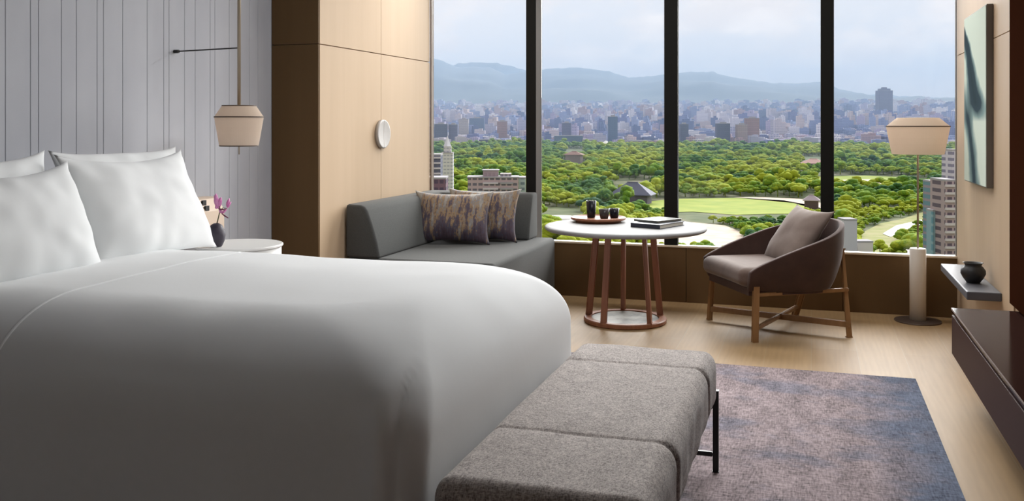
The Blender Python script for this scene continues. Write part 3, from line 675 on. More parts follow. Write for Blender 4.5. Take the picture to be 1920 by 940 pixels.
# ------------------------------------------------------------------ bedside: pendant, table, vase, panel
PLX, PLY = -2.71, 4.0
pl = thing('pendant_lamp', 'small beige pendant lamp hanging on a brass rod over the bedside table', 'lamp', (PLX, PLY, 0))
bm = NB(); lathe(bm, [(.0085, 1.352), (.0085, 2.73)], 16); obj('rod', bm, brass, pl, smooth=True)
bm = NB(); lathe(bm, [(.001, 2.725), (.05, 2.725), (.05, 2.748), (.001, 2.748)], 32); obj('ceiling_plate', bm, brass, pl)
bm = NB(); tube(bm, [(0, 0, 1.635), (XL-PLX+.002, .02, 1.628)], .0035, 8); arm = obj('wall_arm', bm, blackm, pl)
bm = NB(); tube(bm, [(XL-PLX+.001, .02, 1.628), (XL-PLX+.03, .018, 1.628)], .009, 12); obj('wall_mount', bm, blackm, arm)
shade([(.094, 1.146), (.119, 1.291), (.082, 1.347), (.012, 1.349)], pl, [(.119, 1.291, .006), (.082, 1.347, .005), (.094, 1.148, .005)])
bm = NB(); lathe(bm, [(.001, 1.105), (.003, 1.105), (.0035, 1.20), (.006, 1.21), (.006, 1.352), (.001, 1.352)], 12); obj('pull_stem', bm, brass, pl, smooth=True)

ns = thing('bedside_table', 'round white bedside table behind the pillows', 'table', (PLX, PLY, 0))
bm = NB(); lathe(bm, [(.001, .645), (.208, .645), (.214, .650), (.214, .657), (.210, .660), (.001, .660)], 64); obj('tabletop', bm, mat('white_lacquer', (.74, .74, .72), .35), ns)
bm = NB(); lathe(bm, [(.001, .03), (.205, .03), (.205, .645), (.001, .645)], 64); b_ = obj('drum', bm, mat('white_lacquer_body', (.74, .74, .72), .4), ns)
for p in b_.data.polygons: p.use_smooth = abs(p.normal.z) < .5
bm = NB(); lathe(bm, [(.001, 0), (.17, 0), (.17, .03), (.001, .03)], 40); obj('plinth', bm, blackm, ns)
VX, VY = -2.75, 3.87
bm = NB(); lathe(bm, [(.001, 0), (.024, 0), (.028, .004), (.039, .028), (.043, .055), (.039, .082), (.027, .104), (.013, .113), (.010, .113), (.009, .10), (.001, .095)], 36)
o = obj('vase', bm, mat('dark_plum_ceramic', (.035, .028, .045), .55), smooth=True, label='small egg-shaped dark plum vase on the bedside table', cat='vase'); o.location = (VX, VY, .6605)
orc = thing('orchid_stem', 'magenta orchid sprig standing in the dark plum vase', 'flower', (VX, VY, .76))
petm = mat('magenta_petal', (.62, .16, .42), .6, noise_=((30, 30, 30), 3, (.75, .35, .60), .35, .65)); budm = mat('dark_magenta_bud', (.12, .015, .05), .5)
stemm = mat('brown_green_stem', (.10, .09, .04), .6)
R_ = Vector((cy_, sy_, 0)); U_ = Vector((0, 0, 1)); B_ = Vector((sy_, -cy_, 0))     # right, up, towards the room
def RP(a, b, c=0): return R_*a+U_*b+B_*c
bm = NB(); tube(bm, [RP(0, 0), RP(.010, .04), RP(.018, .075), RP(.014, .12)], [.003, .0028, .0025, .002], 8); tube(bm, [RP(.016, .07), RP(.035, .09, .01), RP(.055, .085, .01)], .0018, 8); obj('stem', bm, stemm, orc, smooth=True)
def petal(p, q, wd, curl=.01):
    bm = NB(); p, q = Vector(p), Vector(q); d = q-p; s = d.cross(B_).normalized(); n = 10; g = []
    for i in range(n+1):
        t_ = i/n; w_ = wd*math.sin(math.pi*min(1, t_*.9+.08))**.8
        row = []
        for k in range(5):
            f = (k-2)/2; base = p+d*t_+s*w_*f*.5+B_*(curl*math.sin(math.pi*t_)-abs(f)*curl*.6)
            row.append(base)
        g.append(row)
    F_ = [[bm.verts.new(c) for c in r] for r in g]; K_ = [[bm.verts.new(c-B_*.0012) for c in r] for r in g]
    for i in range(n):
        for k in range(4): bm.faces.new((F_[i][k], F_[i+1][k], F_[i+1][k+1], F_[i][k+1])); bm.faces.new((K_[i][k], K_[i][k+1], K_[i+1][k+1], K_[i+1][k]))
        bm.faces.new((F_[i][0], K_[i][0], K_[i+1][0], F_[i+1][0])); bm.faces.new((F_[i][4], F_[i+1][4], K_[i+1][4], K_[i][4]))
    return bm
for a, b, w_ in (((.012, .115), (-.012, .150), .018), ((.008, .085), (-.004, .158), .026), ((.010, .09), (.022, .14), .024), ((.010, .088), (-.006, .10), .020), ((.052, .088), (.062, .135), .016), ((.052, .088), (.070, .118), .014), ((.012, .080), (.035, .062), .016), ((.05, .086), (.030, .06), .012)):
    obj('petal', petal(RP(*a), RP(*b), w_), petm, orc, smooth=True)
for a, b in (((.014, .085), (.050, .080)), ((.030, .062), (.062, .040))):
    bm = NB(); tube(bm, [RP(*a, .012), RP((a[0]+b[0])/2, (a[1]+b[1])/2, .014), RP(*b, .012)], [.002, .004, .002], 8); obj('bud', bm, budm, orc, smooth=True)

# wall control box above the bedside table
cbx = thing('control_panel', 'beige bedside control box with black switches on the blue wall', 'switch panel', (0, 0, 0))
bm = NB(); pr = [(XL+.001, .665), (XL+.001, .868), (-3.045, .868), (-3.025, .862), (-2.985, .800), (-2.985, .665)]
a = [bm.verts.new((x, 3.84, z)) for x, z in pr]; b = [bm.verts.new((x, 4.27, z)) for x, z in pr]
for i in range(len(pr)): j = (i+1) % len(pr); bm.faces.new((a[i], a[j], b[j], b[i]))
bm.faces.new(a[::-1]); bm.faces.new(b)
obj('housing', bm, mat('beige_panel', (.68, .54, .42), .5), cbx)
for yy in (4.06, 4.115):
    bm = NB()
    for dz in (0, 1):
        bar(bm, (-3.009+.018*dz*1.0-.0, yy, .846-.028*dz), (-3.009+.018*dz, yy+.026, .846-.028*dz), .010, .022, .002)
    obj('switch', bm, blackm, cbx, label='black switch')

# ------------------------------------------------------------------ outside: park, city and hills far below the window
GT = [(0, -100), (1400, -100), (2600, -58), (4200, 20), (6500, 140), (8500, 215), (16000, 240)]
def gz(R):
    for (a, za), (b, zb) in zip(GT, GT[1:]):
        if R <= b: return za+(zb-za)*(R-a)/(b-a)
    return GT[-1][1]
def ground_at(px, py):
    """point of the terrain seen at a picture position"""
    d = ray(px); k = d.length; lo, hi = 100., 9000.
    for _ in range(50):
        m = (lo+hi)/2; z = CZ-(py-PY0)/F*m/k
        if z > gz(m): lo = m
        else: hi = m
    R = (lo+hi)/2; p = d*(R/k); return Vector((p.x, p.y, gz(R)))
def ext_mat(name, node_fn, rough=.9):
    m = bpy.data.materials.new(name); m.use_nodes = True; t = m.node_tree; b = t.nodes['Principled BSDF']; b.inputs['Roughness'].default_value = rough; b.inputs['Specular IOR Level'].default_value = .15
    node_fn(t, b, t.links.new); return m
def ramp(t, stops):
    rp = t.nodes.new('ShaderNodeValToRGB'); e = rp.color_ramp.elements
    e[0].position, e[0].color = stops[0][0], (*stops[0][1], 1); e[1].position, e[1].color = stops[-1][0], (*stops[-1][1], 1)
    for p_, c_ in stops[1:-1]: q = e.new(p_); q.color = (*c_, 1)
    return rp
def pos_noise(t, k, scale, det=3):
    g = t.nodes.new('ShaderNodeNewGeometry'); n = t.nodes.new('ShaderNodeTexNoise'); n.inputs['Scale'].default_value = scale; n.inputs['Detail'].default_value = det
    k(g.outputs['Position'], n.inputs[0]); return n.outputs[0]
def f_ground(t, b, k):
    rp = ramp(t, [(.3, (.05, .075, .025)), (.5, (.10, .12, .05)), (.7, (.22, .20, .14))]); k(pos_noise(t, k, .02, 5), rp.inputs[0]); k(rp.outputs[0], b.inputs['Base Color'])
def f_city(t, b, k):
    g = t.nodes.new('ShaderNodeNewGeometry'); v = t.nodes.new('ShaderNodeTexVoronoi'); v.inputs['Scale'].default_value = .03; k(g.outputs['Position'], v.inputs[0])
    s = t.nodes.new('ShaderNodeSeparateColor'); k(v.outputs['Color'], s.inputs[0])
    rp = ramp(t, [(0, (.08, .09, .12)), (.5, (.17, .16, .18)), (1, (.34, .32, .32))]); k(s.outputs[0], rp.inputs[0]); k(rp.outputs[0], b.inputs['Base Color'])
def f_tree(t, b, k):
    oi = t.nodes.new('ShaderNodeObjectInfo'); a = t.nodes.new('ShaderNodeMath'); a.operation = 'MULTIPLY'; k(oi.outputs['Random'], a.inputs[0]); a.inputs[1].default_value = .22
    c = t.nodes.new('ShaderNodeMath'); c.operation = 'ADD'; k(pos_noise(t, k, .009, 2), c.inputs[0]); k(a.outputs[0], c.inputs[1])
    d = t.nodes.new('ShaderNodeMath'); d.operation = 'MULTIPLY_ADD'; k(pos_noise(t, k, .35, 3), d.inputs[0]); d.inputs[1].default_value = .35; k(c.outputs[0], d.inputs[2])
    rp = ramp(t, [(.48, (.012, .050, .034)), (.60, (.035, .11, .026)), (.72, (.12, .23, .016)), (.86, (.29, .34, .02))]); k(d.outputs[0], rp.inputs[0]); k(rp.outputs[0], b.inputs['Base Color'])
    bp = t.nodes.new('ShaderNodeBump'); bp.inputs['Strength'].default_value = 1; bp.inputs['Distance'].default_value = 1.2; k(pos_noise(t, k, .8, 4), bp.inputs['Height']); k(bp.outputs[0], b.inputs['Normal'])
def facade(name, wall, win, fh=3.4, fw=3.6, wf=.5, use_attr=False, objcol=False):
    def fn(t, b, k):
        g = t.nodes.new('ShaderNodeNewGeometry'); s = t.nodes.new('ShaderNodeSeparateXYZ'); k(g.outputs['Position'], s.inputs[0])
        def M(op, a, bb=None):
            n = t.nodes.new('ShaderNodeMath'); n.operation = op
            for i, v in enumerate((a, bb)):
                if v is None: continue
                if isinstance(v, (int, float)): n.inputs[i].default_value = v
                else: k(v, n.inputs[i])
            return n.outputs[0]
        row = M('GREATER_THAN', M('FRACT', M('DIVIDE', s.outputs[2], fh)), 1-wf)
        xx = M('ADD', M('MULTIPLY', s.outputs[0], .97), M('MULTIPLY', s.outputs[1], .6))
        col = M('GREATER_THAN', M('FRACT', M('DIVIDE', xx, fw)), .28)
        sn = t.nodes.new('ShaderNodeSeparateXYZ'); k(g.outputs['True Normal'], sn.inputs[0])
        side = M('LESS_THAN', M('ABSOLUTE', sn.outputs[2]), .5)
        f = M('MULTIPLY', M('MULTIPLY', row, col), side)
        mx = t.nodes.new('ShaderNodeMixRGB'); k(f, mx.inputs[0])
        if use_attr:
            at = t.nodes.new('ShaderNodeAttribute'); at.attribute_name = 'tint'; k(at.outputs['Color'], mx.inputs[1])
            dk = t.nodes.new('ShaderNodeMixRGB'); dk.blend_type = 'MULTIPLY'; dk.inputs[0].default_value = 1; k(at.outputs['Color'], dk.inputs[1]); dk.inputs[2].default_value = (.42, .45, .55, 1); k(dk.outputs[0], mx.inputs[2])
        elif objcol:
            oi = t.nodes.new('ShaderNodeObjectInfo'); k(oi.outputs['Color'], mx.inputs[1])
            dk = t.nodes.new('ShaderNodeMixRGB'); dk.blend_type = 'MULTIPLY'; dk.inputs[0].default_value = 1; k(oi.outputs['Color'], dk.inputs[1]); dk.inputs[2].default_value = (.42, .45, .55, 1); k(dk.outputs[0], mx.inputs[2])
        else:
            mx.inputs[1].default_value = (*wall, 1); mx.inputs[2].default_value = (*win, 1)
        k(mx.outputs[0], b.inputs['Base Color'])
    return ext_mat(name, fn, .7)
def plain(name, c, rough=.85): return ext_mat(name, lambda t, b, k: setattr(b.inputs['Base Color'], 'default_value', (*c, 1)), rough)

park_m = ext_mat('park_ground', f_ground); city_m = ext_mat('city_ground', f_city); tree_m = ext_mat('tree_leaves', f_tree)
AZ = [math.radians(a) for a in np.linspace(-22, 42, 65)]
def fan(R, a): return Vector((R*math.sin(a-YAW), R*math.cos(a-YAW), gz(R)))
def fan_mesh(Rs):
    bm = NB(); g = [[bm.verts.new(fan(R, a)) for a in AZ] for R in Rs]
    for i in range(len(Rs)-1):
        for j in range(len(AZ)-1): bm.faces.new((g[i][j], g[i][j+1], g[i+1][j+1], g[i+1][j]))
    return bm
struct('park_ground', fan_mesh([60, 400, 900, 1400, 2000, 2620]), park_m)
struct('city_ground', fan_mesh([2620, 3400, 4200, 5200, 6500, 8500, 16000]), city_m)

# --- hills
RIDGE = [(400, 96), (700, 100), (806, 106), (830, 112), (860, 126), (890, 123), (922, 126), (948, 139), (975, 135), (995, 132), (1020, 129), (1085, 125), (1120, 129), (1145, 134), (1180, 145), (1215, 142), (1285, 134), (1330, 133), (1370, 143), (1410, 149), (1450, 155), (1500, 156), (1540, 152), (1570, 165), (1620, 176), (1655, 183), (1690, 184), (1720, 180), (1750, 186), (1795, 183), (1900, 178), (2200, 170)]
RIDGE2 = [(700, 130), (840, 121), (880, 115), (925, 116), (960, 122), (1000, 133), (1080, 150), (1500, 170), (1900, 190)]
def lerp_tab(tab, x):
    for (a, ya), (b, yb) in zip(tab, tab[1:]):
        if x <= b: return ya+(yb-ya)*max(0, (x-a))/(b-a)
    return tab[-1][1]
def hills(tab, Rr, Rf, Rb, name, label, m, seed):
    bm = NB(); g = []
    pxs = np.linspace(tab[0][0], tab[-1][0], 260); steps = 26
    for px in pxs:
        d = ray(px); k = d.length; top = CZ+(PY0-lerp_tab(tab, px))*(Rr/k)/F; col = []
        for s in range(steps+1):
            f = s/steps
            if f <= .75: R = Rf+(Rr-Rf)*f/.75; h = (f/.75)**1.25
            else: R = Rr+(Rb-Rr)*(f-.75)/.25; h = 1-(f-.75)/.25
            p = d*(R/k); base = gz(R)-4
            nn = noise.noise(Vector((p.x/900, p.y/900, seed)))*.20+noise.noise(Vector((p.x/330, p.y/330, seed+3)))*.09
            hh = base+(top-base)*max(0, h+nn*min(1, 4*h)*min(1, abs(1-h)*3)) + (noise.noise(Vector((px/14., 0, seed)))*3+noise.noise(Vector((px/5., 0, seed)))*1.2)*(Rr/F)*h
            col.append(bm.verts.new((p.x, p.y, hh)))
        g.append(col)
    for a, b in zip(g, g[1:]):
        for i in range(steps): bm.faces.new((a[i], b[i], b[i+1], a[i+1]))
    o = obj(name, bm, m, smooth=True, kind='structure'); return o
hill_m = ext_mat('forested_hills', lambda t, b, k: (lambda rp: (k(pos_noise(t, k, .004, 6), rp.inputs[0]), k(rp.outputs[0], b.inputs['Base Color'])))(ramp(t, [(.35, (.018, .030, .034)), (.65, (.036, .052, .05))])))
hills(RIDGE, 10500, 7200, 12500, 'hills', '', hill_m, 1)
hills(RIDGE2, 15000, 12800, 15900, 'far_hills', '', hill_m, 5)

# --- open ground in the park
EXCL, FRONT, FOOT, FRONT2 = [], [], [], []
def patch(name, pts, m, dz=.5, keep=2):
    bm = NB(); P = [ground_at(*p) for p in pts]; c = sum(P, Vector())/len(P)
    vs = [bm.verts.new(p+Vector((0, 0, dz))) for p in P]; cv = bm.verts.new(c+Vector((0, 0, dz)))
    for i in range(len(vs)): bm.faces.new((vs[i], vs[(i+1) % len(vs)], cv))
    EXCL.append(pts)
    return struct(name, bm, m)
lawn_m = ext_mat('mown_lawn', lambda t, b, k: (lambda rp: (k(pos_noise(t, k, .03, 4), rp.inputs[0]), k(rp.outputs[0], b.inputs['Base Color'])))(ramp(t, [(.35, (.20, .27, .035)), (.65, (.28, .32, .05))])))
sand_m = ext_mat('pale_sand', lambda t, b, k: (lambda rp: (k(pos_noise(t, k, .05, 4), rp.inputs[0]), k(rp.outputs[0], b.inputs['Base Color'])))(ramp(t, [(.35, (.50, .40, .31)), (.65, (.60, .52, .42))])))
road_m = plain('pale_asphalt', (.42, .38, .37))
patch('lawn', [(1195, 389), (1215, 379), (1260, 374), (1380, 372), (1460, 374), (1540, 388), (1560, 400), (1500, 402), (1440, 402), (1380, 404), (1300, 398), (1210, 400)], lawn_m)
patch('park_path', [(1375, 371), (1430, 371), (1500, 374), (1560, 386), (1585, 398), (1560, 402), (1530, 388), (1470, 377), (1420, 374)], sand_m, .8)
patch('plaza', [(1255, 420), (1300, 418), (1360, 424), (1400, 440), (1390, 475), (1240, 475), (1120, 470), (1130, 448), (1200, 440)], sand_m)
patch('sports_field', [(1515, 345), (1560, 339), (1640, 337), (1700, 341), (1710, 348), (1640, 354), (1560, 353)], sand_m, .9)
patch('field_lawn', [(1500, 341), (1530, 332), (1620, 330), (1700, 333), (1760, 341), (1740, 349), (1712, 348), (1700, 340), (1640, 336), (1560, 338), (1515, 345)], lawn_m)
patch('street', [(1690, 478), (1700, 455), (1745, 436), (1755, 445), (1745, 480)], road_m, .8)
patch('small_square', [(1500, 352), (1478, 334), (1490, 331), (1520, 345)], sand_m, .9)
patch('garden_lawn', [(1605, 476), (1612, 440), (1650, 420), (1690, 412), (1750, 392), (1752, 400), (1720, 425), (1690, 450), (1660, 476)], ext_mat('rough_grass', lambda t, b, k: (lambda rp: (k(pos_noise(t, k, .05, 4), rp.inputs[0]), k(rp.outputs[0], b.inputs['Base Color'])))(ramp(t, [(.35, (.22, .24, .07)), (.65, (.30, .28, .13))]))))
patch('pond', [(1655, 440), (1680, 425), (1735, 412), (1740, 418), (1700, 432), (1670, 446)], plain('pale_pond_water', (.34, .33, .32), .3), .9)

# --- landmark buildings
def bld(name, label, px0, px1, pytop, R, dp, m, parts=None, group=None, cat='building', extra=None, pybot=None):
    """block from the ground to the height seen at pytop; true size at distance R"""
    d = ray((px0+px1)/2); k = d.length; fw = R/k; c = d*fw
    W = (px1-px0)/F*fw; top = CZ+(PY0-pytop)*fw/F; g = gz(R); H = top-g
    t_ = thing(name, label, cat, (c.x, c.y, g), YAW, group)
    bm = NB(); box(bm, -W/2, W/2, 0, dp, -3, H); obj('walls', bm, m, t_)
    roof = plain('roof_grey', (.30, .29, .30)) if 'roofg' not in MATS else MATS['roofg']; MATS['roofg'] = roof
    bm = NB(); e_ = min(.6, W*.02); box(bm, -W/2-e_, W/2+e_, -e_, dp+e_, H, H+1.0); obj('parapet', bm, roof, t_)
    u = fw/F                      # metres per picture pixel
    if extra: extra(t_, W, H, dp, u)
    if R < 1000: FRONT.append((px0-3, px1+3, R+dp+14))
    else: FOOT.append((c.x, c.y, W*.6+10))
    return t_
purple = facade('violet_grey_facade', (.17, .17, .24), (.07, .08, .14)); brown = facade('terracotta_facade', (.34, .22, .20), (.17, .12, .13)); bluef = facade('blue_glass_facade', (.13, .18, .26), (.08, .12, .20), wf=.7)
cream = facade('cream_facade', (.42, .38, .36), (.20, .19, .22)); white = facade('white_facade', (.52, .51, .53), (.30, .31, .36), wf=.35); darkf = facade('slate_facade', (.11, .12, .17), (.06, .07, .11))
pink = facade('dusty_pink_facade', (.40, .31, .31), (.13, .12, .14), fh=4.4, fw=5, wf=.48)
def bx(t_, nm, a, b, c, d, e, f, m): bm = NB(); box(bm, a, b, c, d, e, f); return obj(nm, bm, m, t_)
def tower_top(t_, W, H, dp, u):
    bx(t_, 'roof_plant', -W*.36, W*.36, dp*.1, dp*.9, H+1, H+9, purple); bx(t_, 'mast_block', -W*.16, W*.16, dp*.3, dp*.7, H+9, H+15, purple)
def box_top(t_, W, H, dp, u): bx(t_, 'roof_plant', -W*.2, W*.25, dp*.2, dp*.7, H+1, H+5, cream)
bld('tower', 'tall violet-grey tower standing alone above the skyline, right pane', 1649, 1674, 170, 4300, 45, purple, extra=tower_top)
bld('tower', 'terracotta tower block, taller of the brown pair behind the park', 1400, 1424, 222, 2750, 30, brown, extra=box_top)
bld('tower', 'pale brown block just left of the terracotta tower', 1383, 1402, 234, 2700, 28, facade('tan_facade', (.36, .28, .25), (.20, .16, .16)), extra=box_top)
bld('tower', 'dark slate block with flat top left of the brown pair of towers', 1345, 1369, 232, 2720, 28, darkf, extra=box_top)
bld('tower', 'dark blue block beside the second black window post', 1276, 1291, 233, 2700, 26, darkf, extra=box_top)
bld('tower', 'slim blue glass slab tower in the second window pane', 1141, 1158, 219, 2750, 22, bluef, extra=box_top)
bld('tower', 'dark violet block left of the slim blue slab', 1054, 1071, 231, 2800, 26, purple, extra=box_top)
bld('tower', 'wide dark blue block in the first window pane', 880, 908, 222, 3300, 34, bluef, extra=box_top)
bld('tower', 'brownish square tower right of centre in the first pane', 932, 951, 228, 2900, 28, brown, extra=box_top)
bld('tower', 'dark violet slab at the left of the first pane', 814, 838, 233, 2700, 28, darkf, extra=box_top)
bld('tower', 'second dark violet slab, just right of the leftmost one', 841, 858, 234, 2720, 28, purple, extra=box_top)
bld('tower', 'cream tower rising behind the dark violet slabs', 860, 878, 224, 3000, 28, cream, extra=box_top)
bld('office_block', 'long low slate office block at the park edge, first pane', 898, 938, 262, 2650, 40, darkf)
bld('office_block', 'long low violet office block beside the first black window post', 945, 988, 264, 2640, 40, purple)
bld('office_block', 'long low blue-grey office block at the park edge, second pane', 1040, 1093, 255, 2640, 40, bluef)
bld('office_block', 'pale office block with light roof right of the blue-grey one', 1092, 1120, 262, 2640, 34, cream)
bld('office_block', 'low pinkish block at the park edge near the second window post', 1180, 1222, 264, 2640, 40, facade('rose_facade', (.36, .30, .32), (.2, .17, .2)))
# white tent roof hall
def tent(t_, W, H, dp, u):
    bm = NB(); lathe(bm, [(W*.62, H), (W*.40, H+W*.10), (W*.15, H+W*.26), (.3, H+W*.36)], 12, (0, dp/2, 0)); obj('tent_roof', bm, plain('white_membrane', (.75, .72, .66)), t_)
bld('tent_roof_hall', 'hall with a peaked white tent roof at the park edge', 1124, 1150, 273, 2560, 30, cream, extra=tent, cat='hall')
# near dusty pink building in the first pane
def pinkx(t_, W, H, dp, u):
    bx(t_, 'stair_tower', -W*.20, W*.10, 4, dp-4, H+1, H+5.5, facade('mauve_block', (.33, .26, .28), (.28, .22, .24), fh=6)); bx(t_, 'roof_cap', -W*.22, W*.12, 3.4, dp-3.4, H+5.5, H+6.2, MATS['roofg'])
    bx(t_, 'roof_plant', W*.14, W*.36, 5, dp-5, H+1, H+3.2, cream)
    for k in range(7): z = H-4.4*k; bx(t_, 'balcony', -W*.20, W*.10, -1.6, 0, z-4.6, z-3.2, plain('balcony_white_%d' % k, (.50, .46, .48)))
    for k in range(7): z = H-4.4*k; bx(t_, 'balcony', W*.14, W*.40, -1.2, 0, z-4.6, z-3.2, MATS['roofg'])
bld('apartment_building', 'dusty pink apartment building with stepped roof just above the sofa', 877, 972, 334, 730, 22, pink, extra=pinkx)
bld('apartment_building', 'pale aqua side block adjoining the dusty pink apartment building', 972.5, 986, 335, 742, 20, facade('aqua_facade', (.36, .44, .43), (.15, .2, .22), fh=4.4, fw=5), extra=None)
def stripes(t_, W, H, dp, u):
    for k in range(14): z = H-3.6*k-2; bx(t_, 'balcony', -W*.5, W*.5, -1.3, 0, z, z+1.2, plain('balcony_pale_%d' % k, (.48, .45, .48)))
bld('apartment_building', 'slab block with striped balconies at the left edge of the first pane', 800, 826, 292, 640, 20, darkf, extra=stripes)
bld('apartment_building', 'lower plum-brown building in front of the striped slab block', 800, 836, 336, 560, 20, facade('plum_facade', (.15, .09, .12), (.07, .05, .08), fh=4.5))
def spire(t_, W, H, dp, u):
    bx(t_, 'upper_storey', -W*.30, W*.32, 3, dp-3, H+1, H+7, white)
    bm = NB(); lathe(bm, [(W*.34, H+7), (W*.16, H+12), (.2, H+17)], 4, (0, dp/2, 0)); obj('spire_roof', bm, plain('spire_white', (.55, .55, .60)), t_)
bld('white_tower_house', 'white building topped by a small pointed roof left of the trees', 827, 849, 288, 900, 14, white, extra=spire)
# white blocks behind the armchair
bld('white_block', 'tall plain white block just right of the armchair back', 1583, 1607, 414, 640, 12, plain('white_render', (.50, .49, .53)))
bld('white_block', 'low white flat-roofed block at the foot of the tall white one', 1608, 1637, 455, 650, 10, plain('white_render_2', (.62, .58, .56)))
# right edge flats
def aptx(t_, W, H, dp, u):
    for k in range(17): z = H-4.2*k-3; bx(t_, 'balcony', -W*.5, W*.42, -1.6, 0, z, z+1.3, plain('balcony_grey_%d' % k, (.48, .44, .44)))
bld('apartment_building', 'grey-brown balcony block at the right edge of the window', 1772, 1793, 340, 560, 18, facade('umber_facade', (.34, .27, .27), (.10, .08, .10), fh=4.2, fw=4), extra=aptx)
bld('apartment_building', 'narrow brownish block with a teal glass front at the right edge', 1753, 1771, 343, 600, 16, facade('teal_glass', (.26, .22, .24), (.12, .22, .25), fh=4, fw=4, wf=.62))
bld('apartment_building', 'pale lattice-fronted high-rise cut off by the right window jamb', 1785, 1803, 283, 640, 14, facade('pale_lattice_facade', (.50, .47, .52), (.20, .19, .26), fh=3.8, fw=3))
bld('glass_block', 'teal glazed lower block in front of the narrow brownish one', 1749, 1769, 397, 570, 8, facade('teal_glass_2', (.22, .33, .36), (.12, .25, .30), fh=5, fw=6, wf=.7))
# hall with the big hipped roof
def hall(px0, px1, pyeave, pytop, R, name, label, wallm, roofm, dp):
    d = ray((px0+px1)/2); k = d.length; fw = R/k; c = d*fw; u = fw/F; g = gz(R); W = (px1-px0)*u; ze = CZ+(PY0-pyeave)*u-g; zt = CZ+(PY0-pytop)*u-g
    t_ = thing(name, label, 'hall', (c.x, c.y, g), YAW-.35)
    bx(t_, 'walls', -W*.40, W*.40, -dp*.38, dp*.38, -2, ze, wallm)
    bm = NB(); a = [bm.verts.new(v) for v in ((-W/2, -dp/2, ze), (W/2, -dp/2, ze), (W/2, dp/2, ze), (-W/2, dp/2, ze))]; r = [bm.verts.new((-W*.12, 0, zt)), bm.verts.new((W*.12, 0, zt))]; m2 = [bm.verts.new(v) for v in ((-W/2, -dp/2, ze-.8), (W/2, -dp/2, ze-.8), (W/2, dp/2, ze-.8), (-W/2, dp/2, ze-.8))]
    bm.faces.new((a[0], a[1], r[1], r[0])); bm.faces.new((a[1], a[2], r[1])); bm.faces.new((a[2], a[3], r[0], r[1])); bm.faces.new((a[3], a[0], r[0]))
    for i in range(4): bm.faces.new((m2[i], m2[(i+1) % 4], a[(i+1) % 4], a[i]))
    bm.faces.new(m2[::-1]); obj('roof', bm, roofm, t_)
    bx(t_, 'roof_ridge', -W*.13, W*.13, -.5, .5, zt-.4, zt+.7, roofm)
    EXCL.append([(px0-2, pytop-2), (px1+2, pytop-2), (px1+2, pyeave+7), (px0-2, pyeave+7)]); FRONT2.append((px0-10, px1+10, R*.925, R+dp))
hall(1146, 1226, 364, 342, 1215, 'temple_hall', 'wide hall with a dark slate hipped roof among the trees', plain('dark_hall_wall', (.13, .12, .16)), plain('slate_roof_tiles', (.085, .09, .13), .6), 36)
hall(1506, 1537, 375, 366, 1180, 'park_pavilion', 'small pavilion with a pale mauve roof by the park path', plain('brown_wall', (.10, .07, .07)), plain('mauve_roof', (.36, .30, .32)), 14)
hall(1500, 1550, 306, 298, 1900, 'long_roof_hall', 'long low hall with a salmon roof beside the third window post', plain('tan_wall', (.25, .2, .18)), plain('salmon_roof', (.52, .33, .28)), 30)
hall(1058, 1095, 290, 284, 2000, 'brown_roof_hall', 'low hall with a brown roof in the trees, second pane', plain('tan_wall_2', (.25, .2, .18)), plain('brown_roof_tiles', (.26, .16, .13)), 26)
# white round-roofed pavilion below the table edge
d = ray(1052); R = 930; c = d*(R/d.length); rt = thing('round_roof_hall', 'wide flat round white roof just left of the table tray', 'hall', (c.x, c.y, -100))
bm = NB(); lathe(bm, [(20, 0), (20, 7)], 40); obj('walls', bm, plain('round_hall_wall', (.30, .27, .26)), rt)
bm = NB(); lathe(bm, [(21.5, 7), (22, 8), (12, 10.5), (.1, 11)], 48); obj('roof', bm, plain('round_white_roof', (.62, .60, .57)), rt, smooth=True)
EXCL.append([(1005, 392), (1100, 392), (1100, 440), (1005, 440)])

# --- trees
def inside(pt, poly):
    x, y = pt; c = False; j = len(poly)-1
    for i in range(len(poly)):
        xi, yi = poly[i]; xj, yj = poly[j]
        if (yi > y) != (yj > y) and x < (xj-xi)*(y-yi)/(yj-yi)+xi: c = not c
        j = i
    return c
def crown(seed, n, sub, flat=.72):
    rnd = random.Random(seed); bm = NB()
    for i in range(n):
        a = rnd.uniform(0, 2*math.pi); rr = .36*math.sqrt(rnd.random()) if i else 0; r = rnd.uniform(.15, .25)*(1.2 if not i else 1)
        cx, cy, cz = rr*math.cos(a), rr*math.sin(a), .40+.30*(1-(rr/.36)**2)*rnd.uniform(.6, 1.)-.06*rnd.random()
        b2 = bmesh.ops.create_icosphere(bm, subdivisions=sub, radius=r)
        for v in b2['verts']:
            v.co = Vector((cx+v.co.x, cy+v.co.y, cz+v.co.z*flat))
            v.co += Vector(noise.noise_vector(v.co*11+Vector((seed, 0, 0))))*.035
    tube(bm, [(0, 0, -.05), (0, 0, .4)], [.035, .02], 6)
    return bm
TREES = [crown(s, 16, 2) for s in range(6)]
tmesh = []
for i, b_ in enumerate(TREES):
    me = bpy.data.meshes.new('tree'); bmesh.ops.recalc_face_normals(b_, faces=b_.faces[:]); b_.to_mesh(me); b_.free(); me.polygons.foreach_set('use_smooth', [True]*len(me.polygons)); me.materials.append(tree_m); tmesh.append(me)
rnd = random.Random(21); cand = []; cell = {}
def ok_spot(x, y, r):
    cx, cy = int(x//30), int(y//30)
    for i in range(-1, 2):
        for j in range(-1, 2):
            for (a, b, r2) in cell.get((cx+i, cy+j), ()):
                if (a-x)**2+(b-y)**2 < (.36*(r+r2))**2: return False
    cell.setdefault((cx, cy), []).append((x, y, r)); return True
tries = 0
